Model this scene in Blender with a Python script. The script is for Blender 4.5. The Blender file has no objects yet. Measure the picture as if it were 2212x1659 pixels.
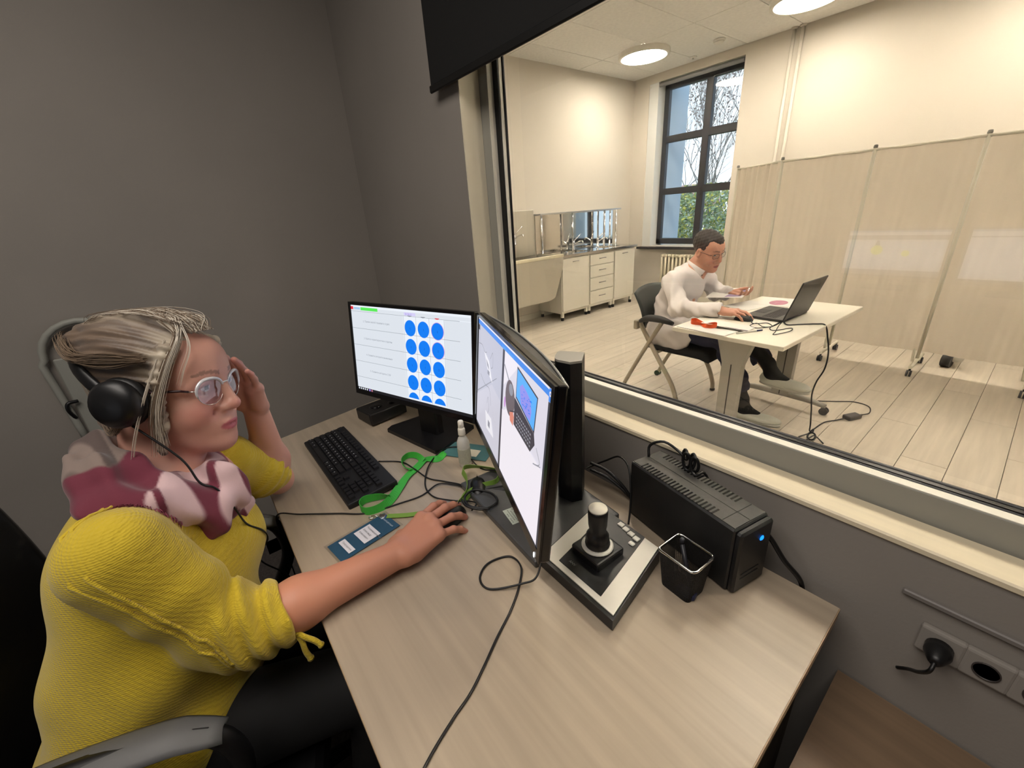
import bpy, bmesh, math, random
import numpy as np
from math import sin, cos, pi, radians, hypot, sqrt, atan2
from mathutils import Vector, Matrix
random.seed(7)
rng = np.random.default_rng(7)
SC = bpy.context.scene
COL = SC.collection

# ------------------------------------------------------------------ camera
CAM_ROWS = ((0.625422, 0.777491, -0.065998), (0.258069, -0.285929, -0.922846), (-0.736375, 0.560136, -0.379472))      # right, down, forward
cd = bpy.data.cameras.new('camera'); cam = bpy.data.objects.new('camera', cd); COL.objects.link(cam)
cd.sensor_fit = 'HORIZONTAL'; cd.sensor_width = 36.0; cd.lens = 36.0 * 890.368 / 2212.0
cd.clip_start = 0.02; cd.clip_end = 200
r_, d_, f_ = [Vector(v) for v in CAM_ROWS]
mw = Matrix((( r_.x, -d_.x, -f_.x, 0), (r_.y, -d_.y, -f_.y, 0), (r_.z, -d_.z, -f_.z, 1.43), (0, 0, 0, 1)))
cam.matrix_world = mw
SC.camera = cam

# ------------------------------------------------------------------ view, sky, lamps
SC.view_settings.view_transform = 'Standard'
SC.view_settings.look = 'None'
SC.view_settings.exposure = 0.0
SC.view_settings.gamma = 1.0
SC.view_settings.use_curve_mapping = False

W = bpy.data.worlds.new('overcast_sky'); SC.world = W; W.use_nodes = True
_n = W.node_tree.nodes; _l = W.node_tree.links
_bg = _n['Background']
_tc = _n.new('ShaderNodeTexCoord'); _nz = _n.new('ShaderNodeTexNoise'); _nz.inputs['Scale'].default_value = 3.0
_nz.inputs['Detail'].default_value = 5
_cr = _n.new('ShaderNodeValToRGB')
_cr.color_ramp.elements[0].position = .35; _cr.color_ramp.elements[0].color = (.50, .68, .88, 1)
_cr.color_ramp.elements[1].position = .68; _cr.color_ramp.elements[1].color = (.88, .94, 1.0, 1)
_l.new(_tc.outputs['Generated'], _nz.inputs['Vector']); _l.new(_nz.outputs['Fac'], _cr.inputs['Fac'])
_l.new(_cr.outputs['Color'], _bg.inputs['Color']); _bg.inputs['Strength'].default_value = 1.8

LAMP_E = 8.6
CTRL_W = 33.0           # unseen fill lamp added to brighten the control room, watts
def area(name, loc, size, power, color, rot=(0, 0, 0)):
    l = bpy.data.lights.new(name, 'AREA'); l.shape = 'RECTANGLE'; l.size, l.size_y = size; l.energy = power; l.color = color
    o = bpy.data.objects.new(name, l); o.location = loc; o.rotation_euler = rot; COL.objects.link(o); return o
area('control_room_fill_light', (-0.35, -0.55, 2.62), (1.6, 1.2), CTRL_W, (1.0, .92, .84))  # soft fill from above, added without any visible fitting

# ------------------------------------------------------------------ materials
def lin(c):
    return tuple((x / 255 / 12.92) if x / 255 <= .04045 else ((x / 255 + .055) / 1.055) ** 2.4 for x in c[:3])
_mats = {}
def M(name, col=(200, 200, 200), rough=.5, metal=0.0, noise=None, bump=None, emit=0.0, rnd=0.0, sheen=0.0, spec=.5, col2=None, coat=0.0, alpha=1.0, sss=0.0):
    """noise=(scale xyz, amount), bump=(scale xyz, strength, distance); col in sRGB 0-255"""
    if name in _mats: return _mats[name]
    m = bpy.data.materials.new(name); m.use_nodes = True; nt = m.node_tree; N = nt.nodes; L = nt.links
    b = N['Principled BSDF']; c = lin(col)
    b.inputs['Base Color'].default_value = (*c, 1); b.inputs['Roughness'].default_value = rough
    b.inputs['Metallic'].default_value = metal; b.inputs['Specular IOR Level'].default_value = spec
    if sheen: b.inputs['Sheen Weight'].default_value = sheen
    if coat: b.inputs['Coat Weight'].default_value = coat
    if alpha < 1: b.inputs['Alpha'].default_value = alpha
    if sss:
        b.inputs['Subsurface Weight'].default_value = sss; b.inputs['Subsurface Radius'].default_value = (.012, .005, .003)
        b.inputs['Subsurface Scale'].default_value = .6
    tc = N.new('ShaderNodeTexCoord') if (noise or bump) else None
    def nz(sc, det=4):
        mp = N.new('ShaderNodeMapping'); mp.inputs['Scale'].default_value = sc if hasattr(sc, '__len__') else (sc,) * 3
        n = N.new('ShaderNodeTexNoise'); n.inputs['Scale'].default_value = 1; n.inputs['Detail'].default_value = det
        L.new(tc.outputs['Object'], mp.inputs['Vector']); L.new(mp.outputs['Vector'], n.inputs['Vector']); return n
    csock = None
    if noise:
        n = nz(noise[0]); cr = N.new('ShaderNodeValToRGB'); a = noise[1]
        c2 = lin(col2) if col2 else tuple(x * (1 - a) for x in c)
        c1 = c if col2 else tuple(min(1, x * (1 + a * .6)) for x in c)
        lo, hi = (noise[2], noise[3]) if len(noise) > 2 else (.33, .67)
        cr.color_ramp.elements[0].position = lo; cr.color_ramp.elements[0].color = (*c2, 1)
        cr.color_ramp.elements[1].position = hi; cr.color_ramp.elements[1].color = (*c1, 1)
        L.new(n.outputs['Fac'], cr.inputs['Fac']); csock = cr.outputs['Color']
    if rnd:
        oi = N.new('ShaderNodeObjectInfo'); mr = N.new('ShaderNodeMapRange')
        mr.inputs['To Min'].default_value = 1 - rnd; mr.inputs['To Max'].default_value = 1 + rnd
        L.new(oi.outputs['Random'], mr.inputs['Value'])
        hs = N.new('ShaderNodeHueSaturation'); L.new(mr.outputs['Result'], hs.inputs['Value'])
        if csock: L.new(csock, hs.inputs['Color'])
        else: hs.inputs['Color'].default_value = (*c, 1)
        csock = hs.outputs['Color']
    if csock: L.new(csock, b.inputs['Base Color'])
    if bump:
        n = nz(bump[0], 3); bp = N.new('ShaderNodeBump'); bp.inputs['Strength'].default_value = bump[1]; bp.inputs['Distance'].default_value = bump[2]
        L.new(n.outputs['Fac'], bp.inputs['Height']); L.new(bp.outputs['Normal'], b.inputs['Normal'])
    if emit:
        b.inputs['Emission Color'].default_value = (*c, 1); b.inputs['Emission Strength'].default_value = emit
    _mats[name] = m; return m

def E(name, col, s=1.0):
    """a lit screen colour: emission with a faint surface gloss"""
    if name in _mats: return _mats[name]
    m = bpy.data.materials.new(name); m.use_nodes = True; b = m.node_tree.nodes['Principled BSDF']
    b.inputs['Base Color'].default_value = (.01, .01, .01, 1); b.inputs['Roughness'].default_value = .45
    b.inputs['Emission Color'].default_value = (*lin(col), 1); b.inputs['Emission Strength'].default_value = s
    _mats[name] = m; return m

def glass(name, tint=(1, 1, 1), f0=.04, rough=.0, haze=0.0):
    if name in _mats: return _mats[name]
    m = bpy.data.materials.new(name); m.use_nodes = True; nt = m.node_tree; N = nt.nodes; L = nt.links
    N.remove(N['Principled BSDF']); out = N['Material Output']
    tr = N.new('ShaderNodeBsdfTransparent'); tr.inputs['Color'].default_value = (*tint, 1)
    gl = N.new('ShaderNodeBsdfGlossy'); gl.inputs['Roughness'].default_value = rough
    lw = N.new('ShaderNodeLayerWeight'); lw.inputs['Blend'].default_value = .5
    pw = N.new('ShaderNodeMath'); pw.operation = 'POWER'; pw.inputs[1].default_value = 5
    ma = N.new('ShaderNodeMath'); ma.operation = 'MULTIPLY_ADD'; ma.inputs[1].default_value = 1 - f0; ma.inputs[2].default_value = f0
    mx = N.new('ShaderNodeMixShader')
    L.new(lw.outputs['Facing'], pw.inputs[0]); L.new(pw.outputs[0], ma.inputs[0]); L.new(ma.outputs[0], mx.inputs['Fac'])
    L.new(tr.outputs[0], mx.inputs[1]); L.new(gl.outputs[0], mx.inputs[2]); L.new(mx.outputs[0], out.inputs['Surface'])
    _mats[name] = m; return m

# ------------------------------------------------------------------ object helpers
def tag(o, label=None, cat=None, group=None, kind=None):
    if label: o['label'] = label
    if cat: o['category'] = cat
    if group: o['group'] = group
    if kind: o['kind'] = kind
    return o
def thing(name, label, cat, loc=(0, 0, 0), rz=0.0, group=None):
    o = bpy.data.objects.new(name, None); o.empty_display_size = .05; COL.objects.link(o)
    o.location = loc; o.rotation_euler = (0, 0, rz); return tag(o, label, cat, group)
def Rz(a): return Matrix.Rotation(a, 3, 'Z')
def eul(r):
    return Matrix.Rotation(r[2], 3, 'Z') @ Matrix.Rotation(r[1], 3, 'Y') @ Matrix.Rotation(r[0], 3, 'X')

class MB:
    """collects shapes and links them as ONE mesh"""
    def __init__(s): s.v = []; s.f = []; s.m = []; s.sm = []; s.mats = []
    def mi(s, mat):
        if mat not in s.mats: s.mats.append(mat)
        return s.mats.index(mat)
    def add(s, vs, fs, mat=None, smooth=False):
        o = len(s.v); s.v += [tuple(v) for v in vs]; k = s.mi(mat)
        for f in fs: s.f.append(tuple(i + o for i in f)); s.m.append(k); s.sm.append(smooth)
        return s
    def bm(s, b, mat=None, smooth=False, mtx=None):
        b.verts.index_update()
        vs = [(mtx @ v.co if mtx else v.co) for v in b.verts]
        s.add(vs, [[v.index for v in f.verts] for f in b.faces], mat, smooth); b.free(); return s
    def box(s, c, size, mat=None, rot=None, bev=0.0, seg=1):
        """rot: 3-tuple euler or Matrix; bev rounds the edges"""
        R = rot if isinstance(rot, Matrix) else (eul(rot) if rot else Matrix.Identity(3))
        c = Vector(c)
        if not bev:
            x, y, z = [q / 2 for q in size]
            vs = [R @ Vector(p) + c for p in ((-x,-y,-z),(x,-y,-z),(x,y,-z),(-x,y,-z),(-x,-y,z),(x,-y,z),(x,y,z),(-x,y,z))]
            return s.add(vs, ((0,3,2,1),(4,5,6,7),(0,1,5,4),(1,2,6,5),(2,3,7,6),(3,0,4,7)), mat)
        b = bmesh.new(); bmesh.ops.create_cube(b, size=1)
        for v in b.verts: v.co = Vector((v.co.x * size[0], v.co.y * size[1], v.co.z * size[2]))
        bmesh.ops.bevel(b, geom=b.edges[:], offset=min(bev, min(size) * .49), segments=seg, affect='EDGES', profile=.5)
        for v in b.verts: v.co = R @ v.co + c
        return s.bm(b, mat)
    def prism(s, poly, z0, z1, mat=None, mtx=None, smooth=False):
        """poly: xy list (ccw), extruded z0..z1; mtx: Matrix 4x4 afterwards"""
        n = len(poly); vs = [Vector((p[0], p[1], z0)) for p in poly] + [Vector((p[0], p[1], z1)) for p in poly]
        if mtx: vs = [mtx @ v for v in vs]
        fs = [tuple(range(n))[::-1], tuple(range(n, 2 * n))]
        s.add(vs, fs, mat)
        o = len(s.v) - 2 * n; k = s.mi(mat)
        for i in range(n):
            j = (i + 1) % n; s.f.append((o + i, o + j, o + n + j, o + n + i)); s.m.append(k); s.sm.append(smooth)
        return s
    def cyl(s, a, b, r, mat=None, r2=None, n=16, cap=True):
        return s.tube([a, b], [r, r if r2 is None else r2], mat, n, cap)
    def tube(s, pts, r, mat=None, n=8, cap=True, closed=False, flat=None):
        """swept tube; flat=(w,t) gives a ribbon section instead of a circle"""
        P = [Vector(p) for p in pts]; m = len(P)
        rr = list(r) if hasattr(r, '__len__') else [r] * m
        T = []
        for i in range(m):
            a = P[i - 1] if (i or closed) else P[i]; b = P[(i + 1) % m] if (i < m - 1 or closed) else P[i]
            t = (b - a); T.append(t.normalized() if t.length > 1e-9 else Vector((0, 0, 1)))
        up = Vector((0, 0, 1)) if abs(T[0].z) < .9 else Vector((1, 0, 0))
        u = T[0].cross(up).normalized(); vs = []
        for i in range(m):
            u = (u - T[i] * u.dot(T[i])); u = u.normalized() if u.length > 1e-6 else T[i].orthogonal().normalized()
            w = T[i].cross(u)
            for k in range(n):
                a = 2 * pi * (k + .5) / n
                vs.append(P[i] + (u * cos(a) + w * sin(a)) * rr[i])
        fs = []
        for i in range(m if closed else m - 1):
            j = (i + 1) % m
            for k in range(n): fs.append((i*n+k, i*n+(k+1)%n, j*n+(k+1)%n, j*n+k))
        s.add(vs, fs, mat, n > 5)
        if cap and not closed:
            o = len(s.v) - m * n; k0 = s.mi(mat)
            s.f.append(tuple(o + k for k in range(n))[::-1]); s.m.append(k0); s.sm.append(False)
            s.f.append(tuple(o + (m-1)*n + k for k in range(n))); s.m.append(k0); s.sm.append(False)
        return s
    def lathe(s, prof, mat=None, c=(0, 0, 0), n=24, axis=None, smooth=True, cap=True):
        """prof: (r, z) from bottom to top; axis: Matrix 3x3 orienting z"""
        c = Vector(c); R = axis or Matrix.Identity(3); vs = []; fs = []
        for r, z in prof:
            for k in range(n):
                a = 2 * pi * k / n; vs.append(R @ Vector((r * cos(a), r * sin(a), z)) + c)
        for i in range(len(prof) - 1):
            for k in range(n): fs.append((i*n+k, i*n+(k+1)%n, (i+1)*n+(k+1)%n, (i+1)*n+k))
        s.add(vs, fs, mat, smooth); o = len(s.v) - len(prof) * n; k0 = s.mi(mat)
        for i, fl in ((0, True), (len(prof) - 1, False)):
            if cap and prof[i][0] > 2e-4:
                q = tuple(o + i*n + k for k in range(n)); s.f.append(q[::-1] if fl else q); s.m.append(k0); s.sm.append(False)
        return s
    def grid(s, fn, nu, nv, mat=None, smooth=True):
        vs = [fn(i / nu, j / nv) for i in range(nu + 1) for j in range(nv + 1)]
        fs = [(i*(nv+1)+j, (i+1)*(nv+1)+j, (i+1)*(nv+1)+j+1, i*(nv+1)+j+1) for i in range(nu) for j in range(nv)]
        return s.add(vs, fs, mat, smooth)
    def ellipsoid(s, c, r, mat=None, n=16, R=None):
        b = bmesh.new(); bmesh.ops.create_uvsphere(b, u_segments=n, v_segments=max(6, n * 2 // 3), radius=1)
        for v in b.verts:
            q = Vector((v.co.x * r[0], v.co.y * r[1], v.co.z * r[2])); v.co = (R @ q if R else q) + Vector(c)
        return s.bm(b, mat, True)
    def mesh(s, name):
        me = bpy.data.meshes.new(name); me.from_pydata(s.v, [], s.f)
        for m in s.mats: me.materials.append(m if m else M('plain_plastic'))
        me.polygons.foreach_set('material_index', s.m); me.polygons.foreach_set('use_smooth', s.sm); me.update(); return me
    def build(s, name, parent=None, world=True, mods=()):
        """world=True: the vertices are in world space even under a parent"""
        me = s.mesh(name); o = bpy.data.objects.new(name, me); COL.objects.link(o)
        if parent:
            o.parent = parent
            if world:
                p = parent; mtx = Matrix.Identity(4)
                while p: mtx = Matrix.LocRotScale(p.location, p.rotation_euler, p.scale) @ mtx; p = p.parent
                me.transform(mtx.inverted())
        return o
def solid(o, t, off=-1):
    m = o.modifiers.new('thickness', 'SOLIDIFY'); m.thickness = t; m.offset = off; return o
def copy_tree(o, parent=None):
    c = o.copy(); COL.objects.link(c); c.parent = parent
    for ch in list(o.children): copy_tree(ch, c)
    return c
def spline(pts, n=8):
    """Catmull-Rom through the points"""
    P = [Vector(p) for p in pts]; P = [P[0] * 2 - P[1]] + P + [P[-1] * 2 - P[-2]]; out = []
    for i in range(1, len(P) - 2):
        a, b, c, d = P[i-1:i+3]
        for k in range(n):
            t = k / n
            out.append(.5 * ((2*b) + (c-a)*t + (2*a-5*b+4*c-d)*t*t + (3*b-a-3*c+d)*t**3))
    out.append(P[-2]); return out
def cord(name, pts, r, mat, label=None, parent=None, n=8, seg=6, cat='cable', group=None):
    mb = MB().tube(spline(pts, n), r, mat, seg); o = mb.build(name, parent)
    if label: tag(o, label, cat, group)
    return o
def text(mb, s, size, origin, ux, uy, mat, lift=.0003, align='LEFT'):
    """flat lettering laid on a surface spanned by ux, uy"""
    cu = bpy.data.curves.new('t', 'FONT'); cu.body = s; cu.size = size; cu.align_x = align; cu.resolution_u = 2
    ob = bpy.data.objects.new('t', cu); COL.objects.link(ob); dg = bpy.context.evaluated_depsgraph_get()
    me = ob.evaluated_get(dg).to_mesh(); ux = Vector(ux).normalized(); uy = Vector(uy).normalized(); nn = ux.cross(uy)
    o = Vector(origin) + nn * lift
    mb.add([o + ux * v.co.x + uy * v.co.y for v in me.vertices], [list(p.vertices) for p in me.polygons], mat)
    ob.to_mesh_clear(); bpy.data.objects.remove(ob); bpy.data.curves.remove(cu)
def poly_on(mb, pts, origin, ux, uy, mat, lift):
    ux = Vector(ux); uy = Vector(uy); nn = ux.cross(uy).normalized(); o = Vector(origin) + nn * lift
    mb.add([o + ux * p[0] + uy * p[1] for p in pts], [tuple(range(len(pts)))], mat)
def ell2(cx, cy, rx, ry=None, n=24): return [(cx + rx * cos(2*pi*k/n), cy + (ry or rx) * sin(2*pi*k/n)) for k in range(n)]
def rect2(x0, y0, x1, y1): return [(x0, y0), (x1, y0), (x1, y1), (x0, y1)]

# ================================================================== ROOM SHELL
CW = M('grey_wall_paint', (142, 136, 129), .75, noise=((2, 2, 2), .06), bump=((180, 180, 180), .12, .002))
EW = M('cream_wall_paint', (228, 219, 205), .7, noise=((1.2, 1.2, 1.2), .03))
REV = M('plaster_reveal', (222, 214, 192), .7, noise=((3, 3, 3), .04))
ALU = M('grey_aluminium', (150, 148, 138), .6, .0)
GASK = M('black_gasket', (18, 17, 18), .35)
CEIL = M('mineral_ceiling_tile', (246, 243, 236), .85, noise=((30, 30, 30), .05), rnd=.015)
BLK = M('black_plastic', (17, 17, 19), .42, noise=((60, 60, 60), .2))
BLKG = M('black_gloss_plastic', (12, 12, 15), .18)
STEEL = M('brushed_steel', (190, 190, 188), .28, 1.0, bump=((4, 90, 4), .05, .001))
CHROME = M('chrome', (215, 215, 215), .1, 1.0)
WHITE = M('white_laminate', (238, 234, 224), .4)
CREAMF = M('cream_cabinet_front', (236, 230, 214), .45)

def struct(name, mb, parent=None):
    o = mb.build(name, parent); o['kind'] = 'structure'; return o
def wall_box(name, lo, hi, mat):
    c = [(a + b) / 2 for a, b in zip(lo, hi)]; return struct(name, MB().box(c, [b - a for a, b in zip(lo, hi)], mat))

WY = .78            # control room face of the observation wall
GY = .895           # glass plane
EY = 1.02           # exam room face of the same wall
# control room
wall_box('wall_left', (-2.2, -2.6, 0), (-2.08, WY, 2.7), CW)
wall_box('wall_right', (2.4, -2.6, 0), (2.52, WY, 2.7), CW)
wall_box('wall_rear', (-2.2, -2.72, 0), (2.52, -2.6, 2.7), CW)
# the observation wall: left pier, parapet, lintel, right pier (one mesh)
mb = MB()
def wb(lo, hi, m): mb.box([(a+b)/2 for a, b in zip(lo, hi)], [b-a for a, b in zip(lo, hi)], m)
wb((-2.2, WY, 0), (-1.18, .9, 2.7), CW); wb((-1.18, WY, 0), (2.3, .9, .905), CW)
wb((-1.18, WY, 2.32), (2.3, .9, 2.7), CW); wb((2.3, WY, 0), (2.52, .9, 2.7), CW)
struct('wall_front', mb)
mb = MB()
wb((-4.7, .9, 0), (-1.30, EY, 3.3), EW); wb((-1.30, .9, 0), (2.4, EY, .85), EW)
wb((-1.30, .9, 2.4), (2.4, EY, 3.3), EW); wb((2.4, .9, 0), (3.3, EY, 3.3), EW)
struct('wall_observation', mb)
cf = M('dark_grey_carpet', (70, 64, 60), .95, noise=((90, 90, 90), .3), bump=((300, 300, 300), .3, .004))
wall_box('floor_control_room', (-2.2, -2.72, -.05), (2.52, .95, 0), cf)
wall_box('ceiling_control_room', (-2.2, -2.72, 2.7), (2.52, .9, 2.76), M('dim_ceiling_paint', (150, 146, 142), .9))
# reveal lining and sill board of the observation window
mb = MB().box((-1.179, .816, 1.61), (.006, .07, 1.41), REV)
struct('trim_reveal', mb)
SILL = M('cream_sill_board', (226, 213, 184), .5, noise=((3, 60, 60), .05))
mb = MB().box((.56, .812, .907), (3.48, .074, .014), SILL, bev=.003)
struct('trim_sill', mb)
# observation window: outer aluminium frame, gasket, inner frame, gasket, pane
win = MB()
X0, X1, Z0, Z1 = -1.198, 2.30, .905, 2.33
def frame(mb, x0, x1, z0, z1, w, y0, y1, mat, wb=None):
    wb = wb or w
    yc, yt = (y0 + y1) / 2, y1 - y0
    mb.box((x0 + w/2, yc, (z0+z1)/2), (w, yt, z1 - z0), mat, bev=.0015); mb.box((x1 - w/2, yc, (z0+z1)/2), (w, yt, z1-z0), mat, bev=.0015)
    mb.box(((x0+x1)/2, yc, z0 + wb/2), (x1-x0-2*w, yt, wb), mat, bev=.0015); mb.box(((x0+x1)/2, yc, z1 - w/2), (x1-x0-2*w, yt, w), mat, bev=.0015)
frame(win, X0, X1, Z0, Z1, .0595, .852, .874, ALU)
wf = struct('window_1', win)
PAL = M('lit_pale_aluminium', (226, 222, 208), .45)  # lighter than the frame grey: exam room light painted into the colour
b = MB(); b.box((X0 + .0603, .8635, (Z0+Z1)/2), (.0016, .0205, Z1 - Z0 - .122), PAL); b.build('lit_edge_face', wf)  # thin liners that show the frame's lit inner faces by colour
b = MB(); b.box(((X0+X1)/2, .8635, Z0 + .0603), (X1 - X0 - .122, .0205, .0016), PAL); b.build('lit_edge_face', wf)
m2 = MB(); frame(m2, X0, X1, Z0, Z1, .082, .8745, .8795, GASK, .063); m2.build('gasket', wf)
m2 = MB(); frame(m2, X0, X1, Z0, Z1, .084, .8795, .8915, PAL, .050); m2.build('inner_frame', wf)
m2 = MB(); frame(m2, X0, X1, Z0, Z1, .088, .8915, .8985, GASK, .066); m2.box(((X0+X1)/2, .8855, Z0 + .059), (X1-X0-.17, .0118, .010), GASK); m2.build('inner_gasket', wf)
GLS = glass('observation_glass', (.97, .985, .97), .07)
MB().add([(X0+.07, GY, Z0+.055), (X1-.07, GY, Z0+.055), (X1-.07, GY, Z1-.07), (X0+.07, GY, Z1-.07)], [(0, 1, 2, 3)], GLS).build('pane', wf)

# exam room shell
ELX, EBY, ECZ, ERX = -4.52, 6.13, 3.13, 2.9
wall_box('wall_left_exam', (ELX - .15, EY, 0), (ELX, EBY + .4, 3.3), EW)
wall_box('wall_right_exam', (ERX, EY, 0), (ERX + .15, EBY + .4, 3.3), EW)
# back wall with the window opening
OX0, OX1, OZ0, OZ1 = -4.265, -2.93, .81, 3.03
mb = MB()
wb((ELX, EBY, 0), (OX0, EBY + .36, 3.3), EW); wb((OX1, EBY, 0), (ERX, EBY + .36, 3.3), EW)
wb((OX0, EBY, 0), (OX1, EBY + .36, OZ0), EW); wb((OX0, EBY, OZ1), (OX1, EBY + .36, 3.3), EW)
struct('wall_back', mb)
# floor of planks
SUB = M('dark_subfloor', (120, 110, 98), .8)
fl = wall_box('floor_exam_room', (ELX - .1, .95, -.06), (ERX + .1, EBY + .3, -.012), SUB)
PLK = M('pale_oak_plank', (208, 196, 178), .42, noise=((26, 1.7, 9), .12, .3, .7), rnd=.045)
pw, pl = .192, 1.30
pm = MB().box((0, 0, -.006), (pw - .0022, pl - .0025, .012), PLK, bev=.0012).mesh('plank')
half = MB().box((0, 0, -.006), (pw - .0022, pl/2 - .0025, .012), PLK, bev=.0012).mesh('plank_short')
def child(name, me, parent, loc, rz=0.0, kind=None):
    o = bpy.data.objects.new(name, me); COL.objects.link(o); o.parent = parent; o.location = loc; o.rotation_euler = (0, 0, rz); return o
ix = 0; x = -.435 - pw * 21.5
while x < ERX:
    y = EY - pl * ((ix * .37) % 1.0)
    while y < EBY:
        if y + pl > EY - .1: child('plank', pm, fl, (x, y + pl / 2, 0))
        y += pl
    x += pw; ix += 1
# baseboards
BB = M('white_baseboard', (225, 219, 204), .5)
struct('baseboard_left', MB().box((ELX + .008, (EY+EBY)/2, .04), (.016, EBY - EY, .08), BB))
struct('baseboard_back', MB().box(((ELX+ERX)/2, EBY - .008, .04), (ERX - ELX, .016, .08), BB))
# ceiling of lay-in tiles
ce = wall_box('ceiling', (ELX - .1, EY - .1, ECZ + .012), (ERX + .1, EBY + .3, ECZ + .06), M('ceiling_grid', (168, 162, 148), .8))
tm = MB().box((0, 0, .007), (.594, 1.194, .014), CEIL, bev=.002).mesh('ceiling_tile')
for i in range(13):
    for j in range(5):
        tx, ty = ELX + .1 + .6 * i, EBY - .62 - 1.2 * j
        if tx < ERX and ty > EY - .5: child('ceiling_tile', tm, ce, (tx, ty, ECZ))
# round light panels
LM_ = M('lamp_diffuser', (255, 251, 245), .5, emit=LAMP_E); LR = M('lamp_rim', (240, 236, 225), .5)
def light_panel(x, y, lab, grp=None):
    t = thing('ceiling_light', lab, 'ceiling light', (x, y, ECZ), 0, grp)
    r = .30
    MB().lathe([(r - .035, -.052), (r - .03, -.054), (r - .004, -.054), (r, -.05), (r, 0)], LR, (x, y, ECZ), 40, cap=False).build('rim', t)
    MB().lathe([(.0001, -.050), (r - .034, -.050)], LM_, (x, y, ECZ), 40).build('diffuser', t)
light_panel(-3.70, 5.17, 'round white ceiling light nearer the corner window', 'round ceiling lights')
light_panel(-2.03, 5.30, 'round white ceiling light cut by the top edge of the photo', 'round ceiling lights')
for x, y, w_ in ((-.35, 5.30, 'far row, third from the sink wall'), (1.3, 5.3, 'far row, fourth from the sink wall'), (-3.70, 2.1, 'near row, first from the sink wall'), (-2.03, 2.1, 'near row, second from the sink wall'), (-.35, 2.1, 'near row, third from the sink wall'), (1.3, 2.1, 'near row, fourth from the sink wall')):
    light_panel(x, y, 'round ceiling light above the picture, ' + w_, 'round ceiling lights')
# smoke detector and sprinkler
t = thing('smoke_detector', 'round white smoke detector on the ceiling between the two lights', 'detector', (-3.02, 5.64, ECZ))
MB().lathe([(.062, -.02), (.066, -.012), (.066, 0)], LR, (-3.02, 5.64, ECZ), 28).build('base', t)
MB().lathe([(.001, -.048), (.03, -.047), (.05, -.036), (.055, -.02)], LR, (-3.02, 5.64, ECZ), 28).build('sensor_head', t)
t = thing('sprinkler', 'small white ceiling fitting above the corner window', 'sprinkler', (-3.50, 5.93, ECZ))
MB().lathe([(.022, -.012), (.045, -.006), (.047, 0)], LR, (-3.50, 5.93, ECZ), 20).build('escutcheon', t)
MB().lathe([(.018, -.03), (.02, -.028), (.009, -.026), (.009, -.01)], LR, (-3.50, 5.93, ECZ), 14).build('deflector', t)
# exam room window
DK = M('anthracite_frame', (52, 54, 60), .45)
WYF = 6.30
WX0, WX1, WZ0, WZ1 = -4.115, -2.80, .83, 3.03
w2 = MB()
def bar(mb, x0, x1, z0, z1, d=.07, m=DK): mb.box(((x0+x1)/2, WYF + d/2, (z0+z1)/2), (x1-x0, d, z1-z0), m, bev=.006)
bar(w2, WX0, WX0 + .075, WZ0, WZ1); bar(w2, WX1 - .075, WX1, WZ0, WZ1)
bar(w2, WX0, WX1, WZ0, WZ0 + .085); bar(w2, WX0, WX1, WZ1 - .09, WZ1)
wo = struct('window_2', w2)
CX = -3.44
m3 = MB(); bar(m3, CX - .05, CX + .05, WZ0 + .06, WZ1 - .06, .08); m3.build('mullion', wo)
for z in (1.60, 2.31):
    m3 = MB(); bar(m3, WX0 + .05, CX - .04, z - .045, z + .045, .07); m3.build('transom', wo)
    m3 = MB(); bar(m3, CX + .04, WX1 - .05, z - .05, z + .05, .07); m3.build('transom', wo)
PG = glass('window_glass', (.97, .99, 1.0), .045)
for a, b in ((WX0 + .07, CX - .045), (CX + .045, WX1 - .07)):
    for c, d in ((WZ0 + .08, 1.56), (1.64, 2.265), (2.355, WZ1 - .08)):
        MB().add([(a, WYF + .03, c), (b, WYF + .03, c), (b, WYF + .03, d), (a, WYF + .03, d)], [(0, 1, 2, 3)], PG).build('pane', wo)
MB().box((CX - .0, WYF - .02, 1.56), (.02, .04, .12), DK, bev=.006).build('handle', wo)
# outside reveal painted pale blue-white
OUTW = M('pale_blue_render', (196, 214, 232), .8)
mb = MB(); wb((-4.32, WYF + .07, .6), (-4.06, WYF + .55, 3.2), OUTW); wb((-2.86, WYF + .07, .6), (-2.6, WYF + .55, 3.2), OUTW)
struct('trim_outer_reveal', mb)
REVB = M('white_reveal_plaster', (232, 232, 228), .7)
mb = MB(); mb.box((OX0 + .074, 6.305, 1.92), (.15, .33, 2.22), REVB); struct('trim_window_jamb', mb)
struct('trim_window_sill', MB().box((-3.59, 6.17, .79), (1.40, .30, .032), M('dark_stone_sill', (58, 56, 60), .25), bev=.004))
t = thing('roller_blind', 'rolled up grey roller blind under the lintel of the corner window', 'blind', (-3.5, 6.16, 2.99))
MB().cyl((-4.24, 6.17, 2.995), (-2.95, 6.17, 2.995), .026, M('grey_blind_cloth', (150, 150, 150), .7), n=18).build('fabric_roll', t)
MB().cyl((-4.262, 6.17, 2.995), (-4.24, 6.17, 2.995), .033, LR, n=18).build('bracket', t)
# pipes on the back wall
for x, lab in ((-2.41, 'left one of two thin cream heating pipes on the back wall'), (-2.325, 'right one of two thin cream heating pipes on the back wall')):
    t = thing('heating_pipe', lab, 'pipe', (x, 6.10, 0), 0, 'heating pipes on the back wall')
    MB().cyl((x, 6.095, .1), (x, 6.095, ECZ), .017, EW, n=14).build('pipe', t)
    MB().lathe([(.018, -.02), (.032, -.012), (.034, 0)], EW, (x, 6.095, ECZ), 16).build('collar', t)
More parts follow.
